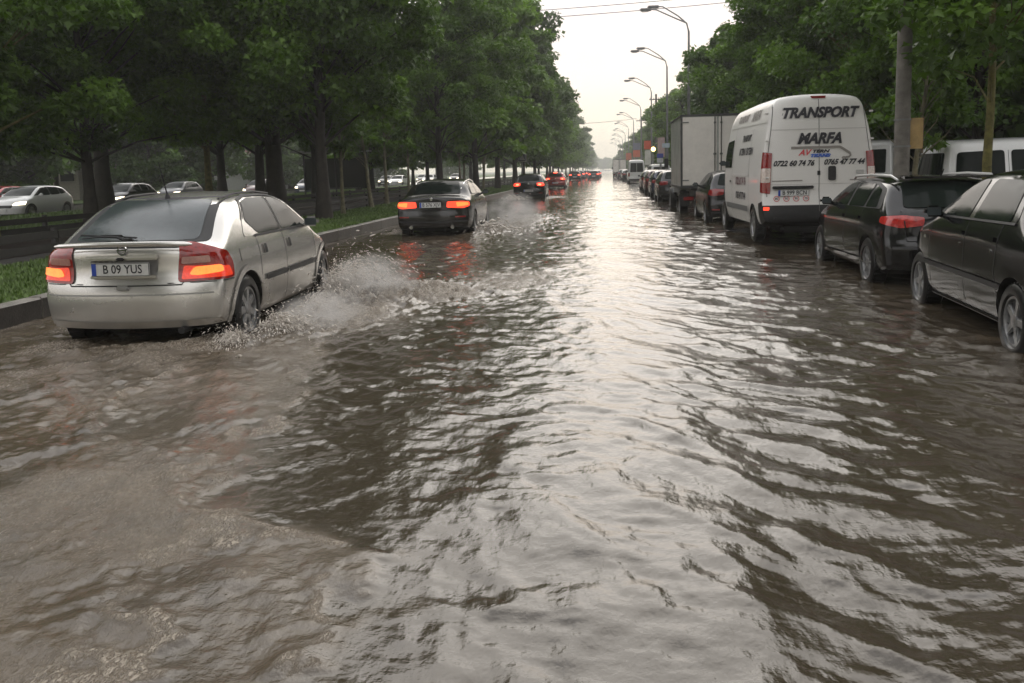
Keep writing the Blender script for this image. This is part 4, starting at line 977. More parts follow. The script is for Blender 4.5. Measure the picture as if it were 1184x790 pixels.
def sheetspray(name, pts, label, seed, parent=None):
    """torn sheet of white water: lumpy tongues built round jets, with real thickness"""
    r = random.Random(seed); nr = np.random.default_rng(seed); V = []; F = []; b = 0
    bm = bmesh.new(); bmesh.ops.create_icosphere(bm, subdivisions=2, radius=1); bm.verts.index_update()
    iv = np.array([v.co[:] for v in bm.verts]); fi = np.array([[v.index for v in f.verts] for f in bm.faces]); bm.free()
    for (o, ext, n, s0, zt) in pts:
        for _ in range(n):
            q = nr.normal(0, 1, 3); x = o[0]+q[0]*ext[0]; y = o[1]+q[1]*ext[1]; fall = math.exp(-(q[0]**2+q[1]**2)*.35)
            z = WZ-.01+nr.random()*zt*fall; s = s0*(.35+nr.random()**2)*(1-.5*z/(zt+.1))
            d = iv*(1+.55*(vn(iv[:, 0]*2.3+x*9, iv[:, 1]*2.3+iv[:, 2]*2.1+y*7, seed)[:, None]-.5)*2)
            d = d*np.array([1.25, 1.1, .8+.7*nr.random()])*s
            V.append(d+np.array([x, y, z])); F.append(fi+b); b += len(iv)
    m, t, bs = nt('torn_water'+str(seed)); tc = t.nodes.new('ShaderNodeTexCoord'); nz = t.nodes.new('ShaderNodeTexNoise'); nz.inputs['Scale'].default_value = 45; nz.inputs['Detail'].default_value = 6; t.links.new(tc.outputs['Object'], nz.inputs['Vector'])
    rp = t.nodes.new('ShaderNodeValToRGB'); rp.color_ramp.elements[0].position = .36; rp.color_ramp.elements[0].color = (.12, .10, .075, 1); rp.color_ramp.elements[1].position = .62; rp.color_ramp.elements[1].color = (.55, .49, .42, 1)
    t.links.new(nz.outputs['Fac'], rp.inputs['Fac']); t.links.new(rp.outputs['Color'], bs.inputs['Base Color']); bs.inputs['Roughness'].default_value = .2; bs.inputs['Specular IOR Level'].default_value = .7
    bp = t.nodes.new('ShaderNodeBump'); bp.inputs['Strength'].default_value = 1; bp.inputs['Distance'].default_value = .03; t.links.new(nz.outputs['Fac'], bp.inputs['Height']); t.links.new(bp.outputs['Normal'], bs.inputs['Normal'])
    o = npmesh(name, np.concatenate(V), np.concatenate(F), m, nper=3); tag(o, label, 'splash', kind='stuff'); return o
# rear right wheel and front right wheel of the silver car
droplets('wheel_splash', [((-3.25, 8.0, .10), (.9, -.3, 1.3), (.55, .6, .45), 11000, .36, 1.0), ((-3.2, 8.9, .10), (.5, .2, 1.5), (.35, .8, .4), 8000, .36, .9),
                          ((-3.4, 7.6, .10), (.1, -1.0, 1.0), (.5, .5, .4), 7000, .28, .8)], 'muddy spray thrown up beside the rear wheel of the silver hatchback', 1)
droplets('wheel_splash', [((-3.35, 10.1, .10), (1.15, .3, 2.3), (.6, .7, .5), 20000, .52, 1.15), ((-3.3, 9.9, .10), (1.3, -.6, 1.1), (.7, .7, .4), 11000, .40, 1.0),
                          ((-2.3, 10.5, .10), (1.1, -.2, .8), (.6, .9, .35), 3000, .3, .9)], 'tall muddy splash leaping from the front wheel of the silver hatchback', 2)
sheetspray('churned_water', [((-3.02, 8.25, 0), (.14, .30, 0), 90, .026, .15), ((-2.95, 9.1, 0), (.18, .35, 0), 60, .024, .10), ((-2.75, 10.3, 0), (.28, .35, 0), 200, .034, .32), ((-2.15, 10.5, 0), (.35, .4, 0), 80, .026, .10),
                             ((-4.0, 7.1, 0), (.5, .12, 0), 60, .03, .05)], 'frothy brown water churned up along the right side of the silver hatchback', 3)
droplets('wheel_splash', [((-3.15, 21.6, .1), (1.3, .8, 1.5), (.8, 1.2, .45), 2500, .42, 2.0), ((-4.9, 45.6, .1), (.6, 0, 1.4), (.8, .9, .5), 1200, .4, 3.)], 'thin spray of drops beside the wheels of the dark cars ahead', 4, .004, .014)

def mist(name, c, r, dens, label, nsc=2.6):
    """hanging spray: a closed blob with soft noisy density"""
    bm = bmesh.new(); bmesh.ops.create_icosphere(bm, subdivisions=3, radius=1); me = bpy.data.meshes.new(name); bm.to_mesh(me); bm.free()
    o = bpy.data.objects.new(name, me); COL.objects.link(o); o.location = c; o.scale = r
    m = bpy.data.materials.new(name); m.use_nodes = True; t = m.node_tree; t.nodes.clear(); N = t.nodes.new; L = t.links.new
    out = N('ShaderNodeOutputMaterial'); pv = N('ShaderNodeVolumePrincipled'); pv.inputs['Color'].default_value = (.96, .93, .90, 1); L(pv.outputs[0], out.inputs['Volume'])
    tc = N('ShaderNodeTexCoord'); ln = N('ShaderNodeVectorMath'); ln.operation = 'LENGTH'; L(tc.outputs['Object'], ln.inputs[0])
    mr = N('ShaderNodeMapRange'); mr.inputs['From Min'].default_value = 1; mr.inputs['From Max'].default_value = .15; mr.inputs['To Max'].default_value = 1; L(ln.outputs['Value'], mr.inputs['Value'])
    nz = N('ShaderNodeTexNoise'); nz.inputs['Scale'].default_value = nsc; nz.inputs['Detail'].default_value = 4; L(tc.outputs['Object'], nz.inputs['Vector'])
    m2 = N('ShaderNodeMapRange'); m2.inputs['From Min'].default_value = .38; m2.inputs['From Max'].default_value = .7; L(nz.outputs['Fac'], m2.inputs['Value'])
    mu = N('ShaderNodeMath'); mu.operation = 'MULTIPLY'; L(mr.outputs[0], mu.inputs[0]); L(m2.outputs[0], mu.inputs[1])
    m3 = N('ShaderNodeMath'); m3.operation = 'MULTIPLY'; m3.inputs[1].default_value = dens; L(mu.outputs[0], m3.inputs[0]); L(m3.outputs[0], pv.inputs['Density'])
    me.materials.append(m); tag(o, label, 'spray', kind='stuff'); return o
mist('spray_mist', (-2.5, 24.2, .45), (.9, 2.6, .6), 1.8, 'pale cloud of spray hanging beside the black saloon')
mist('spray_mist', (-2.8, 10.1, .28), (.62, .75, .42), 6, 'soft pale spray over the front wheel splash of the silver hatchback', 4.2)
mist('spray_mist', (-2.95, 8.6, .16), (.5, .85, .26), 7, 'soft pale spray beside the rear wheel of the silver hatchback', 4.)
print('spray', time.time()-T0)

# ------------------------------------------------------------------ trees
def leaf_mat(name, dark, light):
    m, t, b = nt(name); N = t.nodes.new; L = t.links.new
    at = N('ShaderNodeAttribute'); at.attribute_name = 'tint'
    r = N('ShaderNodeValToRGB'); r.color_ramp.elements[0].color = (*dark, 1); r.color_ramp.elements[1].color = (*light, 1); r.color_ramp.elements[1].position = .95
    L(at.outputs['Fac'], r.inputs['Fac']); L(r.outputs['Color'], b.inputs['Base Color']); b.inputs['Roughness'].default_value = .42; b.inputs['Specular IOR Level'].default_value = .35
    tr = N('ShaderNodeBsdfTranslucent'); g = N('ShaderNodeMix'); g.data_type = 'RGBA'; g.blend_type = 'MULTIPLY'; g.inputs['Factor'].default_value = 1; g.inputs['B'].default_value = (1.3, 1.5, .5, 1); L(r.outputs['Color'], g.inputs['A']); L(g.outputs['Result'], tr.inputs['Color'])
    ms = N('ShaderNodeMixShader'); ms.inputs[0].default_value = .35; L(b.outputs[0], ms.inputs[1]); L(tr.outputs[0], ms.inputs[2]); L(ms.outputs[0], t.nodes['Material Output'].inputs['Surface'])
    return m
LM = leaf_mat('leaf_green', (.026, .055, .013), (.14, .24, .03))
LMY = leaf_mat('leaf_fresh', (.042, .09, .015), (.16, .26, .038))
LMD = leaf_mat('leaf_dark', (.018, .040, .011), (.085, .15, .025))
BARK = mat('bark_dark', (.035, .028, .022), .85, var=.5, vscale=5, bump=1., bscale=25)
BARKP = mat('bark_pale', (.17, .15, .09), .8, var=.6, vscale=7, bump=1., bscale=30)
BARKM = mat('bark_mossy', (.13, .115, .03), .85, var=.65, vscale=9, bump=1., bscale=30)
def make_tree(name, seed, H, R, cb, tr, nleaf, ls, leafm, bark, nclump=90, lean=(0, 0), flat=.8, lobed=True, egg=.45):
    """tapered trunk with limbs; crown of leaf sprays clustered on twig ends.  cb = height of the crown's base"""
    root = empty(name, (0, 0, 0)); r = random.Random(seed); nr = np.random.default_rng(seed)
    m = MB(); pts = []; n = 9; hh = H*.86
    wob = [(r.uniform(-1, 1), r.uniform(-1, 1)) for _ in range(n+1)]
    for i in range(n+1):
        t = i/n; pts.append(Vector((lean[0]*t*hh+wob[i][0]*.05*t*R*.5, lean[1]*t*hh+wob[i][1]*.05*t*R*.5, t*hh)))
    rs = [tr*(1.45 if i == 0 else 1.0)*(1-.86*(i/n)) for i in range(n+1)]
    m.tube(pts, rs, 10)
    # clump centres on an egg-shaped shell, uneven
    C = []
    H0, H1 = cb, H
    while len(C) < nclump:
        a = r.random()*2*PI; t = r.random()**.9; z = H0+(H1-H0)*t
        prof = math.sin(PI*min(1, (t*(1-egg)+egg*.55) if t > .0 else 0))**.7 if t < .93 else .35
        prof *= (.78+.22*math.sin(a*3+seed+z*.9))
        rr = R*prof*(r.random()**.38)
        C.append(Vector((rr*math.cos(a)+lean[0]*z, rr*math.sin(a)+lean[1]*z, z+r.uniform(-.3, .3))))
    for c in C[::2 if nclump > 60 else 1]:
        zt = max(cb*.75, c.z-(.5+.45*math.hypot(c.x, c.y))); k = min(zt/hh, .95)
        p0 = pts[int(k*n)].lerp(pts[min(n, int(k*n)+1)], k*n-int(k*n)); mid = p0.lerp(c, .5)+Vector((r.uniform(-.2, .2), r.uniform(-.2, .2), .12*R*.3))
        w = tr*.30*(1-.6*k); m.tube([p0, mid, c], [w, w*.6, w*.18], 5, cap=False)
    m.build('trunk', bark, root)
    # leaves
    Cn = np.array([c[:] for c in C]); cs = nr.uniform(.45, 1.0, len(C))*R*.27; ct = nr.random(len(C))**1.4
    k = nr.integers(0, len(C), nleaf); g = nr.normal(0, 1, (nleaf, 3)); g /= np.linalg.norm(g, axis=1)[:, None]; g *= (nr.random(nleaf)**.45)[:, None]
    g[:, 2] *= .55; P = Cn[k]+g*cs[k][:, None]; P[:, 2] -= .12*(g[:, 0]**2+g[:, 1]**2)*cs[k]
    out = nr.normal(0, 1, (nleaf, 3))*.6+g*.7; out[:, 2] -= .35
    up = np.tile([0, 0, 1.], (nleaf, 1))+nr.normal(0, .55, (nleaf, 3))
    d = out/np.linalg.norm(out, axis=1)[:, None]; s = np.cross(d, up); s /= np.linalg.norm(s, axis=1)[:, None]+1e-9; nn = np.cross(s, d)
    sz = ls*nr.uniform(.6, 1.25, nleaf)[:, None]
    if lobed:
        prof = [(0, 0, 0), (-.52, .30, .10), (-.24, .46, .04), (0, 1.0, -.10), (.24, .46, .04), (.52, .30, .10)]; fc = [(0, 3, 2, 1), (0, 5, 4, 3)]
    else:
        prof = [(0, 0, 0), (-.42, .45, .08), (0, 1., -.08), (.42, .45, .08)]; fc = [(0, 3, 2, 1)]
    V = np.stack([P+sz*(a*s+b*d+c*nn) for a, b, c in prof], 1).reshape(-1, 3)
    base = (np.arange(nleaf)*len(prof))[:, None, None]; F = (np.array(fc)[None]+base).reshape(-1, 4)
    me = npmesh('crown', V, F, leafm, link=False, smooth=False)
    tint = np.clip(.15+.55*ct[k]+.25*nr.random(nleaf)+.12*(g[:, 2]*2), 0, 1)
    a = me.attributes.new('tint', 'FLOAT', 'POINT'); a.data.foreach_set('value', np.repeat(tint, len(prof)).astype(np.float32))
    o = bpy.data.objects.new('crown', me); COL.objects.link(o); o.parent = root
    return root
TR = {}
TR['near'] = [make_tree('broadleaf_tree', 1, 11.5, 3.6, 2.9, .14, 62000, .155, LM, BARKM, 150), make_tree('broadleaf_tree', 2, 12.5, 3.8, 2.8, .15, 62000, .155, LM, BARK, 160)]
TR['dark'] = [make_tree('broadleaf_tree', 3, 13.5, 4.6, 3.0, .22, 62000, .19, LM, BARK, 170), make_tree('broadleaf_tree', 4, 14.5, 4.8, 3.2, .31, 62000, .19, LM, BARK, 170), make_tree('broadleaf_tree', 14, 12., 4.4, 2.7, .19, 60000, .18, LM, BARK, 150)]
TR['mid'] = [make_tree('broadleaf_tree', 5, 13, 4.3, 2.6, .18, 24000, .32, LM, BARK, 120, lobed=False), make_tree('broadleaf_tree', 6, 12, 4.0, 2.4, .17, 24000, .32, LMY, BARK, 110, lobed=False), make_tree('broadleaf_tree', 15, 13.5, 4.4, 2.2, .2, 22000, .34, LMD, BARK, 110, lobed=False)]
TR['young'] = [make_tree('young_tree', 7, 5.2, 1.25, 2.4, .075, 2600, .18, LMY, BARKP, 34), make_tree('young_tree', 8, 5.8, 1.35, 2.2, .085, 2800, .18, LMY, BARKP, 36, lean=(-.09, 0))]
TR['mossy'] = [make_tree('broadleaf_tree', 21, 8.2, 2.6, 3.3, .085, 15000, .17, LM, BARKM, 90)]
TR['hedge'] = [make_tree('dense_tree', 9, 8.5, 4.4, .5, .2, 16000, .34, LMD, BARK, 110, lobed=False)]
USED = set()
TREES = []
def tree(kind, v, x, y, z=KZ-.03, sc=1., label=None, group=None, rz=None):
    src = TR[kind][v % len(TR[kind])]
    rz_ = rng.random()*6.28 if rz is None else rz
    if src.name not in USED:
        USED.add(src.name); o = src
    else:
        kids = [c for c in COL.objects if c.parent == src]
        o = src.copy(); COL.objects.link(o)
        for k in kids: c = k.copy(); COL.objects.link(c); c.parent = o
    o.location = (x, y, z); o.rotation_euler = (0, 0, rz_); o.scale = (sc*rng.uniform(.94, 1.06),)*2+(sc*rng.uniform(.94, 1.08),)
    tag(o, label, 'tree', group); TREES.append(o); return o
# left verge, nearest first
tree('dark', 1, -10.75, 27.6, sc=1., label='thickest dark trunk on the left verge, just past the silver hatchback', rz=1.)
tree('dark', 0, -8.35, 25.2, sc=.92, label='dark straight-trunked tree to the right of the thickest trunk on the left verge')
tree('young', 0, -8.6, 27.9, label='slim upright young tree with pale bark on the verge behind the silver hatchback', rz=2.)
tree('young', 1, -9.1, 33.3, label='pale young tree leaning left on the verge beside the black saloon', rz=0.)
tree('young', 0, -9.0, 39.5, label='small fresh-green young tree directly behind the black saloon', sc=1.05)
tree('near', 1, -8.2, 43, label='broad green tree arching over the road above the black saloon', sc=1.12)
tree('mid', 1, -8.0, 54, label='bright green tree with a bare dark trunk right of the black saloon', sc=1.12)
tree('young', 1, -8.4, 60, label='slim young tree on the verge before the small white-framed sign', sc=1.1)
for q, yy in enumerate((36.5, 47.5, 51, 57, 64, 70)):
    tree('young', q, -9.3+.4*(q % 3), yy, label='slender young tree among the larger trunks of the left verge', group='slender young trees on the left verge', sc=1.1)
tree('mid', 0, -8.1, 66, label='dark green tree just behind the bright green one on the left verge', sc=1.15)
YR = [76, 86, 96, 107, 118, 130, 143, 157, 172, 188, 206, 226, 250, 280, 315, 350, 390, 440, 500, 570, 650, 740]
for i, y in enumerate(YR):
    tree('mid', [2, 0, 2, 1, 0][i % 5], -7.9+rng.uniform(-.5, .3), y, sc=1.0+rng.uniform(-.05, .1) if i > 1 else 1.12, label='one of the dark green trees of the long verge row shrinking into the distance', group='far trees of the left verge row')
# between track and far carriageway
tree('near', 0, -13.3, 17.5, sc=1.1, label='leafy tree hanging over the silver hatchback, on the grass by the track')
tree('dark', 2, -15.0, 24.0, sc=.95, label='tree with a thick dark trunk behind the white oncoming car')
tree('near', 0, -14.4, 30.5, sc=1.05, label='thin dark-trunked tree behind the roof of the silver hatchback')
tree('dark', 1, -19.5, 20.5, sc=1., label='big tree at the far upper left edge with pale-tipped leaves')
BX = [(-15.5, 38), (-20, 33), (-16, 47), (-20.5, 45), (-15.5, 57), (-19, 66), (-16, 78), (-20, 90), (-16, 104), (-20, 120), (-16, 140), (-19, 165), (-16, 200)]
for i, (x, y) in enumerate(BX):
    tree('dark' if y < 50 else 'mid', i, x, y, sc=1.05, label='dark tree in the belt between the tram track and the far carriageway', group='trees between track and far carriageway')
CX = [(-41, 30), (-43, 42), (-40, 54), (-44, 66), (-40, 78), (-43, 92), (-40, 108), (-42, 128), (-40, 150), (-36, 185), (-38, 230), (-30, 290), (-52, 36), (-54, 52), (-53, 70), (-54, 95), (-52, 125)]
for i, (x, y) in enumerate(CX):
    tree('mid' if i % 2 else 'hedge', i, x, y, z=.1, sc=1.15 if i % 2 else 1.5, label='dense tree standing beyond the far carriageway', group='trees beyond the far carriageway')
# right side
tree('mossy', 0, 5.95, 14.3, z=.1, sc=1.0, label='thin mossy yellow trunk in front of the white van at the right edge', rz=.5)
tree('near', 1, 8.3, 20.5, z=.1, sc=.95, label='leafy tree rising behind the concrete pole on the right pavement')
tree('near', 0, 7.3, 27, z=.1, sc=.98, label='broad tree whose crown stands over the panel van')
tree('near', 1, 7.2, 34.5, z=.1, sc=.92, label='tree whose crown overhangs the box truck and hides a street lamp')
tree('young', 1, 5.75, 17.2, z=.1, sc=.82, label='spindly leaning sapling between the panel van and the concrete pole', rz=3.3)
RX = [(8.2, 44), (6.9, 49), (8.5, 70), (7.6, 86), (8.6, 104), (8.0, 125), (8.4, 150), (8, 180), (8, 215), (8, 260), (8, 310), (8, 370), (8, 440), (8, 520), (8, 600), (7, 700)]
for i, (x, y) in enumerate(RX):
    tree('mid', i+1, x, y, z=.1, sc=(.66 if i < 2 else .72)+rng.uniform(-.06, .06), label='roadside tree on the right beyond the box truck', group='distant trees on the right')
HX = [(12.5, 21), (13.5, 30), (17, 24), (20, 33), (12.8, 38), (18, 42), (14, 50), (25, 28), (23, 45), (15, 62), (14, 78), (16, 100), (11.5, 27), (29, 38), (10.6, 33.5), (11.5, 46)]
for i, (x, y) in enumerate(HX):
    tree('hedge', 0, x, y, z=.1, sc=1.25 if y < 60 else 1.0, label='dense dark tree in the background behind the right pavement', group='dark trees behind the right pavement')
for i, (x, y) in enumerate([(-39, 25), (-38.5, 36), (-38.6, 50), (-38.8, 71), (-38.6, 98), (-39, 125)]):
    tree('hedge', 0, x, y, z=.1, sc=.95, label='bushy tree lining the far side of the opposite carriageway', group='bushy trees lining the opposite carriageway')
for i, (x, y) in enumerate([(-8.5, -3), (-9, -14), (-8.2, -26), (8.5, -2), (8.2, -12), (8.6, -24), (8.4, 4)]):
    tree('dark' if x < 0 else 'near', i, x, y, z=.1, label='tree beside the street behind the viewpoint', group='trees behind the viewpoint')
for i, (x, y) in enumerate([(-3.5, 800), (-1, 830), (1.6, 815), (4.2, 800), (-12, 820), (12, 820)]):
    tree('mid', i, x, y, z=0, sc=.9, label='tiny tree where the street bends away at its far end', group='trees closing the end of the street')
for k in TR:
    for t in TR[k]:
        if t.name not in USED:
            for c in [c for c in COL.objects if c.parent == t]: bpy.data.objects.remove(c)
            bpy.data.objects.remove(t)
print('trees', time.time()-T0)

# ------------------------------------------------------------------ street furniture
GALV = mat('galvanised_steel', (.20, .20, .20), .45, .6, var=.3, vscale=4)
CONC = mat('pole_concrete', (.17, .155, .135), .8, var=.45, vscale=5, bump=.6, bscale=30)
def street_lamp():
    root = empty('street_lamp', (0, 0, 0))
    MB().tube([(0, 0, 0), (0, 0, 3), (0, 0, 9.4)], [.11, .09, .06], 12).build('pole', GALV, root)
    for (dx, dy, dz) in ((-1.7, .45, 1.55), (-2.2, -.75, 1.2)):
        arm = MB().tube([(0, 0, 9.35), (-.12, dy*.05, 9.85), (dx*.35, dy*.4, 9.35+dz*.62), (dx*.85, dy*.88, 9.35+dz), (dx, dy, 9.38+dz)], [.05, .045, .04, .035, .035], 8).build('arm', GALV, root)
        h = MB().box((dx-.28, dy, 9.37+dz), (.72, .26, .16), bev=.06).build('lamp_head', mat('lamp_head_grey', (.16, .16, .16), .4, .3), root)
        MB().box((dx-.32, dy, 9.29+dz), (.46, .2, .09), bev=.04).build('lamp_glass', M_CLR, h)
    return root
sl = street_lamp()
LY = [(52, 'nearest double-armed street lamp, its pole sunk in the tree by the box truck'), (69.5, 'second double-armed street lamp behind the box truck'), (92, 'third street lamp along the right kerb'), (118, 'fourth street lamp along the right kerb'), (147, 'fifth street lamp along the right kerb')]
for i, (y, lab) in enumerate(LY):
    o = sl if i == 0 else copy_tree(sl)
    o.location = (4.95, y, .0); tag(o, lab, 'street lamp', 'street lamps along the right kerb')
for y in (176, 205, 235, 270, 310):
    o = copy_tree(sl); o.location = (4.95, y, .0); tag(o, 'tiny street lamp at the far end of the right kerb row', 'street lamp', 'street lamps along the right kerb')
def conc_pole():
    root = empty('concrete_pole', (5.08, 15.6, .1), 0, 'thick grey concrete pole behind the black estate car, with a yellow board on it', 'pole')
    MB().tube([(0, 0, 0), (0, 0, 2.2), (0, 0, 9.5)], [.135, .125, .09], 16).build('shaft', CONC, root)
    b = MB().box((.22, -.02, 1.98), (.22, .04, .52), bev=.006).build('board', mat('board_ochre', (.42, .28, .11), .6, var=.3, vscale=6), root)
    MB().box((.33, 0, 1.95), (.03, .06, .62), bev=.005).build('board_frame', mat('board_frame', (.09, .06, .03), .6), root)
    m = MB()
    for z in (1.75, 2.2): m.lathe([(z, .14), (z+.03, .14)], 16, 'z')
    m.build('clamp_band', GALV, root)
    MB().tube([(0, 0, 9.4), (-.5, 0, 10.1), (-1.8, 0, 10.5)], [.05, .045, .04], 8).build('arm', GALV, root)
    MB().box((-2.1, 0, 10.5), (.7, .26, .16), bev=.05).build('lamp_head', M_CLR, root)
conc_pole()
# dark wooden utility poles, farther on
def util_pole(x, y, H, label):
    root = empty('utility_pole', (x, y, .05), 0, label, 'pole', 'dark utility poles on the right')
    wd = mat('pole_wood', (.05, .04, .033), .8, var=.4)
    MB().tube([(0, 0, 0), (0, 0, H)], [.16, .10], 8).build('shaft', wd, root)
    MB().box((0, 0, H-.6), (1.5, .1, .1)).build('crossarm', wd, root)
    m = MB()
    for q in (-.65, -.25, .25, .65): m.lathe([(H-.55, .04), (H-.40, .05), (H-.38, .02)], 8, 'z', (q, 0, 0))
    m.build('insulator', mat('insulator', (.3, .28, .25), .3), root)
util_pole(5.9, 100, 9.8, 'dark utility pole with a crossarm rising beside the third street lamp')
util_pole(5.6, 132, 9.2, 'smaller dark utility pole beyond the first one')
def wire(name, a, b, sag, r, label):
    a, b = Vector(a), Vector(b); P = [a.lerp(b, i/24)-Vector((0, 0, sag*(1-(2*i/24-1)**2))) for i in range(25)]
    o = MB().tube(P, r, 5).build(name, M_RUB); tag(o, label, 'cable', 'cables over the street'); return o
wire('overhead_wire', (-13, 62, 12.6), (10, 62, 13.3), .15, .022, 'upper of the two dark wires crossing the sky at the top')
wire('overhead_wire', (-13, 62.4, 12.15), (10, 62.4, 12.85), .15, .022, 'lower of the two dark wires crossing the sky at the top')
wire('overhead_wire', (-12, 150, 9.5), (5.6, 150, 10.0), .3, .03, 'faint wire across the pale gap of sky at the street end')
wire('utility_wire', (5.9, 100, 9.3), (5.6, 132, 8.8), .5, .02, 'wire strung between the two dark utility poles')
# signs
def panel_sign(x, y, zc, w, h, cols, label, cat='sign', pole=True, rnd=False):
    root = empty('street_sign', (x, y, .05), 0, label, cat)
    if pole: MB().tube([(0, .05, 0), (0, .05, zc+h/2)], .04, 8).build('post', GALV, root)
    n = len(cols)
    for i, c in enumerate(cols):
        z = zc+h/2-h*(i+.5)/n
        MB().box((0, 0, z), (w, .07, h/n-.02), bev=.02).build('panel', mat('sign_%.2f_%.2f_%.2f' % c, c, .45, var=.2, vscale=3), root)
    return root
panel_sign(4.55, 92, 3.95, .75, .9, [(.60, .09, .04)], 'orange-red square sign above the cars past the box truck')
panel_sign(4.35, 118, 4.0, .95, 1.9, [(.16, .17, .21), (.50, .13, .07)], 'tall sign, slate grey above and brick orange below')
panel_sign(4.2, 150, 3.6, .9, 1.2, [(.5, .14, .08)], 'small orange sign farthest down the street')
panel_sign(4.15, 84, 2.55, .55, 1.4, [(.5, .5, .45)], 'narrow whitish sign panel below the orange-red sign')
panel_sign(4.9, 76, 3.3, .6, 1.7, [(.42, .30, .28)], 'pinkish upright board left of the box truck')
panel_sign(4.55, 72, 2.35, .5, .75, [(.03, .05, .35), (.6, .6, .6)], 'small sign, blue over white, beside the box truck')
panel_sign(4.6, 66, 3.2, .55, .35, [(.35, .42, .46)], 'pale blue-grey plate just left of the box truck')
tl = empty('amber_beacon', (4.45, 80, .05), 0, 'round amber warning light glowing left of the box truck', 'beacon')
MB().tube([(0, .05, 0), (0, .05, 3.4)], .04, 8).build('post', GALV, tl)
MB().lathe([(-.10, .001), (-.10, .17), (0, .2), (.03, .001)], 20, 'x').build('lamp', mat('amber_glow', (.9, .6, .2), .3, emit=(1, .72, .25), es=4), tl)
lo = [o for o in COL.objects if o.name.startswith('lamp') and o.parent == tl][0]; lo.rotation_euler = (0, 0, rad(90)); lo.location = (0, 0, 3.25)
# crossing sign on the left
cs = empty('crossing_sign', (-7.3, 78, KZ-.02), 0, 'small square sign in a white frame on the left verge', 'sign')
MB().tube([(0, .04, 0), (0, .04, 2.9)], .04, 8).build('post', GALV, cs)
MB().box((0, 0, 2.55), (.78, .04, .85), bev=.01).build('frame', mat('sign_white', (.55, .55, .52), .5), cs)
MB().box((0, -.025, 2.55), (.62, .02, .68), bev=.005).build('face', mat('sign_navy', (.03, .04, .06), .4), cs)
v = [(-.25, -.05, 2.28), (.25, -.05, 2.28), (0, -.05, 2.8)]; meshobj('triangle_mark', v, [(0, 1, 2)], mat('sign_white', (.55, .55, .52)), cs)
# tram shelter and platform rail
sh = empty('tram_shelter', (-16.6, 52, KZ), 0, 'dark open shelter with a thin pale roof edge among the left trees', 'shelter')
MB().box((0, 0, 2.75), (4.6, 1.8, .10), bev=.02).build('roof', mat('shelter_roof', (.30, .30, .29), .4), sh)
for x in (-2, 0, 2): MB().box((x, .7, 1.35), (.09, .09, 2.7), bev=.01).build('post', M_BLK, sh)
MB().box((0, .75, 1.4), (4.1, .03, 1.9)).build('back_pane', M_GLASS, sh)
MB().box((0, .4, .5), (3.2, .4, .06), bev=.02).build('bench', M_BLK, sh)
# small houses far left behind the trees
def house(x, y, w, d, h, wall, label):
    root = empty('low_building', (x, y, .1), 0, label, 'building')
    m = MB().box((0, 0, h/2), (w, d, h)).build('wall', wall, root)
    v = [(-w/2-.4, -d/2-.4, h), (w/2+.4, -d/2-.4, h), (w/2+.4, d/2+.4, h), (-w/2-.4, d/2+.4, h), (-w/2, 0, h+1.8), (w/2, 0, h+1.8)]
    meshobj('roof', v, [(0, 1, 5, 4), (2, 3, 4, 5), (1, 2, 5), (3, 0, 4), (3, 2, 1, 0)], mat('roof_tile', (.16, .07, .05), .8, var=.4), root, smooth=False)
    for i in range(int(w//2.4)):
        f = MB().box((-w/2+1.4+i*2.4, -d/2-.02, h*.55), (1.2, .06, 1.2), bev=.01).build('window', M_GLASS, root)
        g = MB().box((-w/2+1.4+i*2.4, -d/2-.05, h*.55-.65), (1.4, .12, .06)).build('sill', mat('sill_pale', (.4, .38, .35)), f)
house(-47, 48, 9, 6, 4.2, mat('wall_brick', (.28, .10, .06), .85, var=.35, vscale=3), 'low brick-red building glimpsed at the far left edge')
house(-50, 72, 12, 6, 4.0, mat('wall_cream', (.42, .38, .32), .85, var=.2), 'low cream building behind the left trees')
house(-46, 112, 16, 7, 4.5, mat('wall_grey', (.34, .34, .33), .85, var=.2), 'pale grey building far behind the left trees')

# ------------------------------------------------------------------ vehicles
sv = silver_hatch((-4.31, 7.28, .005), rad(2.6)); sv.scale = (1.03, 1.03, 1.03)
print('silver', time.time()-T0)
dark_sedan((-4.12, 20.4, 0), rad(1.5), 'black saloon with glowing amber and red tail lights, second car ahead in the left lane')
PB = paint('paint_gloss_black', (.008, .008, .009), 0, .2, .1, .12)
hb, bvh0 = generic_hatch('hatchback_car', (-4.05, 46.5, 0), 0, 'small black hatchback with red lights between the black saloon and the red car', PB, plt='B 14 RVK')
PR = paint('paint_dark_red', (.24, .025, .02), .3, .25, 1., .2)
rc, _ = generic_hatch('hatchback_car', (-4.15, 74, 0), 0, 'dark red car braking in the left lane, farthest one still clearly seen', PR, plt='B 90 HUN')
MB().box((0, .52, 1.42), (.34, .04, .05), bev=.01).build('high_brake_light', M_REDLF, rc)
def recolor(o, m):
    for c in COL.objects:
        if c.parent == o and c.name.startswith('body'):
            c.material_slots[0].link = 'OBJECT'; c.material_slots[0].material = m
        if c.parent == o and c.name.startswith('mirror'):
            c.material_slots[0].link = 'OBJECT'; c.material_slots[0].material = m
lowc, _ = generic_hatch('passenger_car', (-4.3, 128, 0), 0, 'tiny dark car with red lights in the distant queue, left lane', PB, low=True, group='cars queuing far ahead')
PG = paint('paint_grey', (.05, .053, .058), .2, .3, .5, .3); PW = paint('paint_pale', (.62, .62, .60), .0, .3, .8, .25); PBL = paint('paint_blue', (.015, .025, .05), 0, .25, .4, .2); PDR = paint('paint_maroon', (.07, .012, .012), 0, .25, .4, .2)
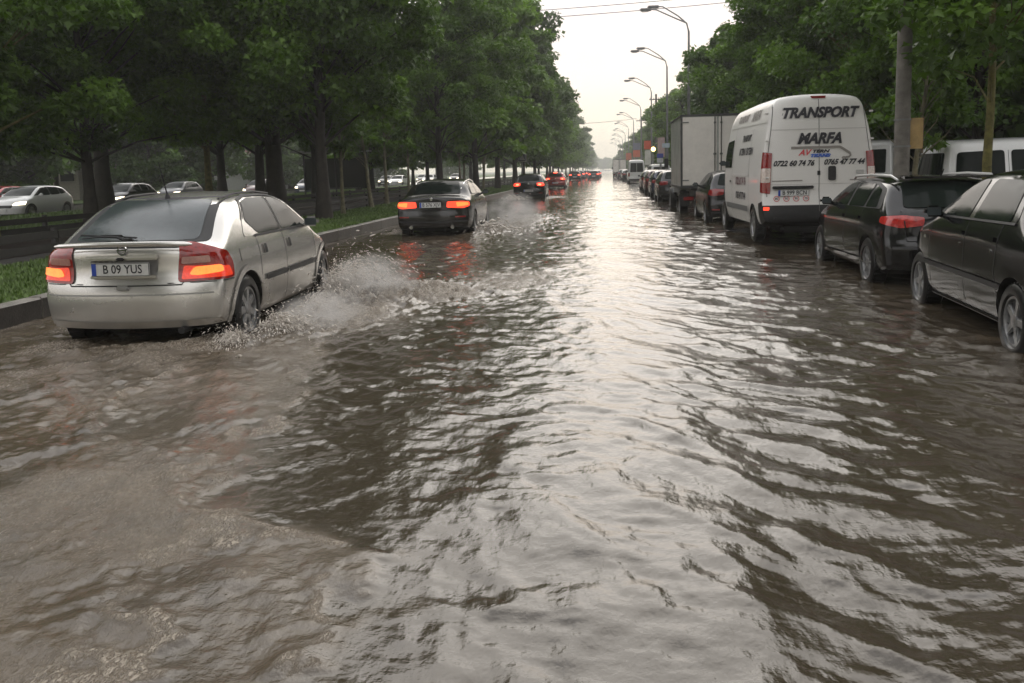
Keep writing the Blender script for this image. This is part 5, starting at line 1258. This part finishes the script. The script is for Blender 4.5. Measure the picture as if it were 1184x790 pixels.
for i, (x, y, m) in enumerate([(-1.6, 134, PG), (-4.2, 152, PG), (-1.5, 158, PDR), (-4.2, 178, PB), (-1.4, 185, PW), (-4.1, 205, PB)]):
    c = copy_tree(lowc, (x, y, 0), 0, 'distant car with tiny red lights in the queue at the end of the street', 'cars queuing far ahead'); recolor(c, m)
# right row
boot_sedan((4.02, 6.3, 0), rad(-4.0), 'black saloon with four doors, nearest car on the right, cut off by the frame')
print('sedan', time.time()-T0)
sport_wagon((4.24, 10.8, 0), rad(-.5), 'black estate car with roof rails and red tail lights, parked behind the white panel van')
panel_van((3.92, 16.4, .12), rad(1.2))
box_truck('box_truck', (3.64, 28.6, .03), 0, 'box truck with a plain beige two-door cargo body, parked ahead of the panel van')
gl, _ = generic_hatch('hatchback_car', (3.62, 23.6, .03), 0, 'dark car half hidden between the white panel van and the box truck', PB, plt='B 07 OVD', lit=False)
dk, _ = generic_hatch('parked_car', (3.3, 39.6, .03), 0, 'black parked car immediately past the box truck', PB, lit=False, low=True, group='cars parked past the box truck')
for (x, y, m, lab) in [(3.3, 45.8, PBL, 'dark blue parked car, second past the box truck'), (3.3, 52.4, PDR, 'maroon parked car, third past the box truck'), (3.35, 59, PG, 'grey parked car, fourth past the box truck')]:
    c = copy_tree(dk, (x, y, .03), 0, lab, 'cars parked past the box truck'); recolor(c, m)
mb = mini_van('minibus', (3.4, 92, .03), 0, 'white minibus with two rear windows down the right row', PW, H=2.5, L=5.2, rear3=True)
wv = mini_van('people_carrier', (5.0, 78, .03), rad(4), 'white people carrier beside the minibus, half behind parked cars', PW, H=1.95)
box_truck('box_truck', (2.7, 155, .03), 0, 'small pale box truck at the far end of the right row', detail=False)
for (x, y, m) in [(3.2, 112, PB), (3.2, 122, PW), (3.0, 140, PG), (3.2, 180, PB), (3.1, 195, PW)]:
    c = copy_tree(dk, (x, y, .03), 0, 'tiny parked car beyond the minibus in the right row', 'far parked cars of the right row'); recolor(c, m)
PWH = paint('paint_clean_white', (.74, .74, .73), .0, .3, .9, .1)
mini_van('people_carrier', (6.35, 18.2, .05), rad(-90), 'white people carrier parked sideways behind the two black cars', PWH, H=1.98, L=4.9, stripe=False)
sw = mini_van('people_carrier', (7.3, 25.5, .12), rad(-62), 'white car mostly hidden behind the sapling and concrete pole', PWH, H=2.15, L=4.4)
# far carriageway, left
oc, _ = generic_hatch('oncoming_car', (-26.3, 39.6, .03), rad(180), 'white oncoming car with headlights on beyond the grass at the left', PWH, headlit=True, lit=False, low=True)
orr = copy_tree(oc, (-29.6, 42.0, .03), rad(176), 'red car half cut by the left edge, beside the white oncoming car'); recolor(orr, paint('paint_red', (.45, .03, .03), .1, .3, .9, .2))
orr['category'] = 'car'
for (x, y, a, m, lab) in [(-25.4, 46, 180, PB, 'dark car following the white oncoming car'), (-35, 52, 180, PG, 'grey car parked beyond the far carriageway, behind the white oncoming car'), (-29.5, 60, 180, PG, 'grey car on the far carriageway seen over the silver roof'),
                     (-26, 66, 180, PDR, 'maroon car on the far carriageway behind the silver roof'), (-24.9, 74, 180, PBL, 'blue car seen between trunks right of the thickest tree')]:
    c = copy_tree(oc, (x, y, .03), rad(a), lab, 'cars on the far carriageway'); recolor(c, m)
for (x, y, m) in [(-25.5, 92, PW), (-29, 98, PG), (-25.4, 108, PW), (-29.4, 118, PB), (-25.5, 128, PW), (-29, 140, PG), (-25.4, 150, PG)]:
    c = copy_tree(oc, (x, y, .03), rad(180), 'tiny car glinting between the trunks on the far carriageway', 'far cars glinting between the trunks'); recolor(c, m)
print('cars', time.time()-T0)

# ------------------------------------------------------------------ air, sky and sun
def haze():
    o = MB().box((0, 440, 14), (400, 1000, 30.2)).build('haze', M_BLK, smooth=False)
    m = bpy.data.materials.new('haze'); m.use_nodes = True; t = m.node_tree; t.nodes.clear()
    out = t.nodes.new('ShaderNodeOutputMaterial'); pv = t.nodes.new('ShaderNodeVolumePrincipled'); t.links.new(pv.outputs[0], out.inputs['Volume'])
    pv.inputs['Color'].default_value = (.86, .86, .84, 1); pv.inputs['Density'].default_value = .0011; pv.inputs['Anisotropy'].default_value = .3
    o.data.materials.clear(); o.data.materials.append(m); tag(o, 'thin rainy haze filling the street', 'haze', kind='stuff')
haze()
W = bpy.data.worlds.new('World'); scn.world = W; W.use_nodes = True; t = W.node_tree; N = t.nodes.new; L = t.links.new
bg = t.nodes['Background']; bg.inputs['Strength'].default_value = .12
sky = N('ShaderNodeTexSky'); sky.sky_type = 'NISHITA'; sky.sun_disc = False; sky.sun_elevation = rad(6); sky.sun_rotation = rad(4); sky.air_density = 1.6; sky.dust_density = 4
tc = N('ShaderNodeTexCoord'); sep = N('ShaderNodeSeparateXYZ'); L(tc.outputs['Generated'], sep.inputs[0])
rp = N('ShaderNodeValToRGB'); e = rp.color_ramp.elements
STOPS = [(0.0, (.76, .69, .54)), (.035, (.80, .75, .62)), (.09, (.74, .705, .66)), (.17, (.67, .645, .65)), (.32, (1.32, 1.30, 1.30)), (.6, (1.25, 1.24, 1.25)), (1., (.85, .85, .87))]
e[0].position = STOPS[0][0]; e[0].color = (*STOPS[0][1], 1); e[1].position = 1.; e[1].color = (*STOPS[-1][1], 1)
for p, c in STOPS[1:-1]:
    q = e.new(p); q.color = (*c, 1)
L(sep.outputs['Z'], rp.inputs['Fac'])
cn = N('ShaderNodeTexNoise'); cn.inputs['Scale'].default_value = 2.2; cn.inputs['Detail'].default_value = 5
mpp = N('ShaderNodeMapping'); mpp.inputs['Scale'].default_value = (1, 1, 3.2); L(tc.outputs['Generated'], mpp.inputs['Vector']); L(mpp.outputs[0], cn.inputs['Vector'])
cr = N('ShaderNodeMapRange'); cr.inputs['From Min'].default_value = .3; cr.inputs['From Max'].default_value = .7; cr.inputs['To Min'].default_value = .84; cr.inputs['To Max'].default_value = 1.08; L(cn.outputs['Fac'], cr.inputs['Value'])
# brighter and warmer towards the hidden sun at the end of the street
dt = N('ShaderNodeVectorMath'); dt.operation = 'DOT_PRODUCT'; dt.inputs[1].default_value = (-.07, .99, .12); L(tc.outputs['Generated'], dt.inputs[0])
pw = N('ShaderNodeMapRange'); pw.inputs['From Min'].default_value = -.4; pw.inputs['From Max'].default_value = 1; pw.inputs['To Min'].default_value = .82; pw.inputs['To Max'].default_value = 1.12; L(dt.outputs['Value'], pw.inputs['Value'])
m1 = N('ShaderNodeMath'); m1.operation = 'MULTIPLY'; L(cr.outputs[0], m1.inputs[0]); L(pw.outputs[0], m1.inputs[1])
m2 = N('ShaderNodeMath'); m2.operation = 'MULTIPLY'; m2.inputs[1].default_value = 8.2; L(m1.outputs[0], m2.inputs[0])
sc = N('ShaderNodeVectorMath'); sc.operation = 'SCALE'; L(rp.outputs['Color'], sc.inputs[0]); L(m2.outputs[0], sc.inputs['Scale'])
mx = N('ShaderNodeMix'); mx.data_type = 'RGBA'; mx.inputs['Factor'].default_value = .975; L(sky.outputs[0], mx.inputs['A']); L(sc.outputs[0], mx.inputs['B']); L(mx.outputs['Result'], bg.inputs['Color'])
sun = bpy.data.lights.new('sun', 'SUN'); sun.energy = .5; sun.angle = rad(60); sun.color = (1, .88, .7)
so = bpy.data.objects.new('sun', sun); COL.objects.link(so)
so.rotation_euler = Vector((math.sin(rad(4)), math.cos(rad(4)), math.tan(rad(22)))).to_track_quat('Z', 'Y').to_euler()
vs = scn.view_settings; vs.view_transform = 'Standard'; vs.look = 'None'; vs.gamma = 1; vs.exposure = .68; vs.use_curve_mapping = False
cy = scn.cycles; cy.max_bounces = 6; cy.diffuse_bounces = 2; cy.glossy_bounces = 3; cy.transmission_bounces = 3; cy.volume_bounces = 1; cy.transparent_max_bounces = 8
cy.caustics_reflective = False; cy.caustics_refractive = False; cy.use_denoising = True; cy.sample_clamp_indirect = 4; cy.volume_step_rate = 4; cy.adaptive_threshold = .025; cy.volume_max_steps = 64
print('total', time.time()-T0)
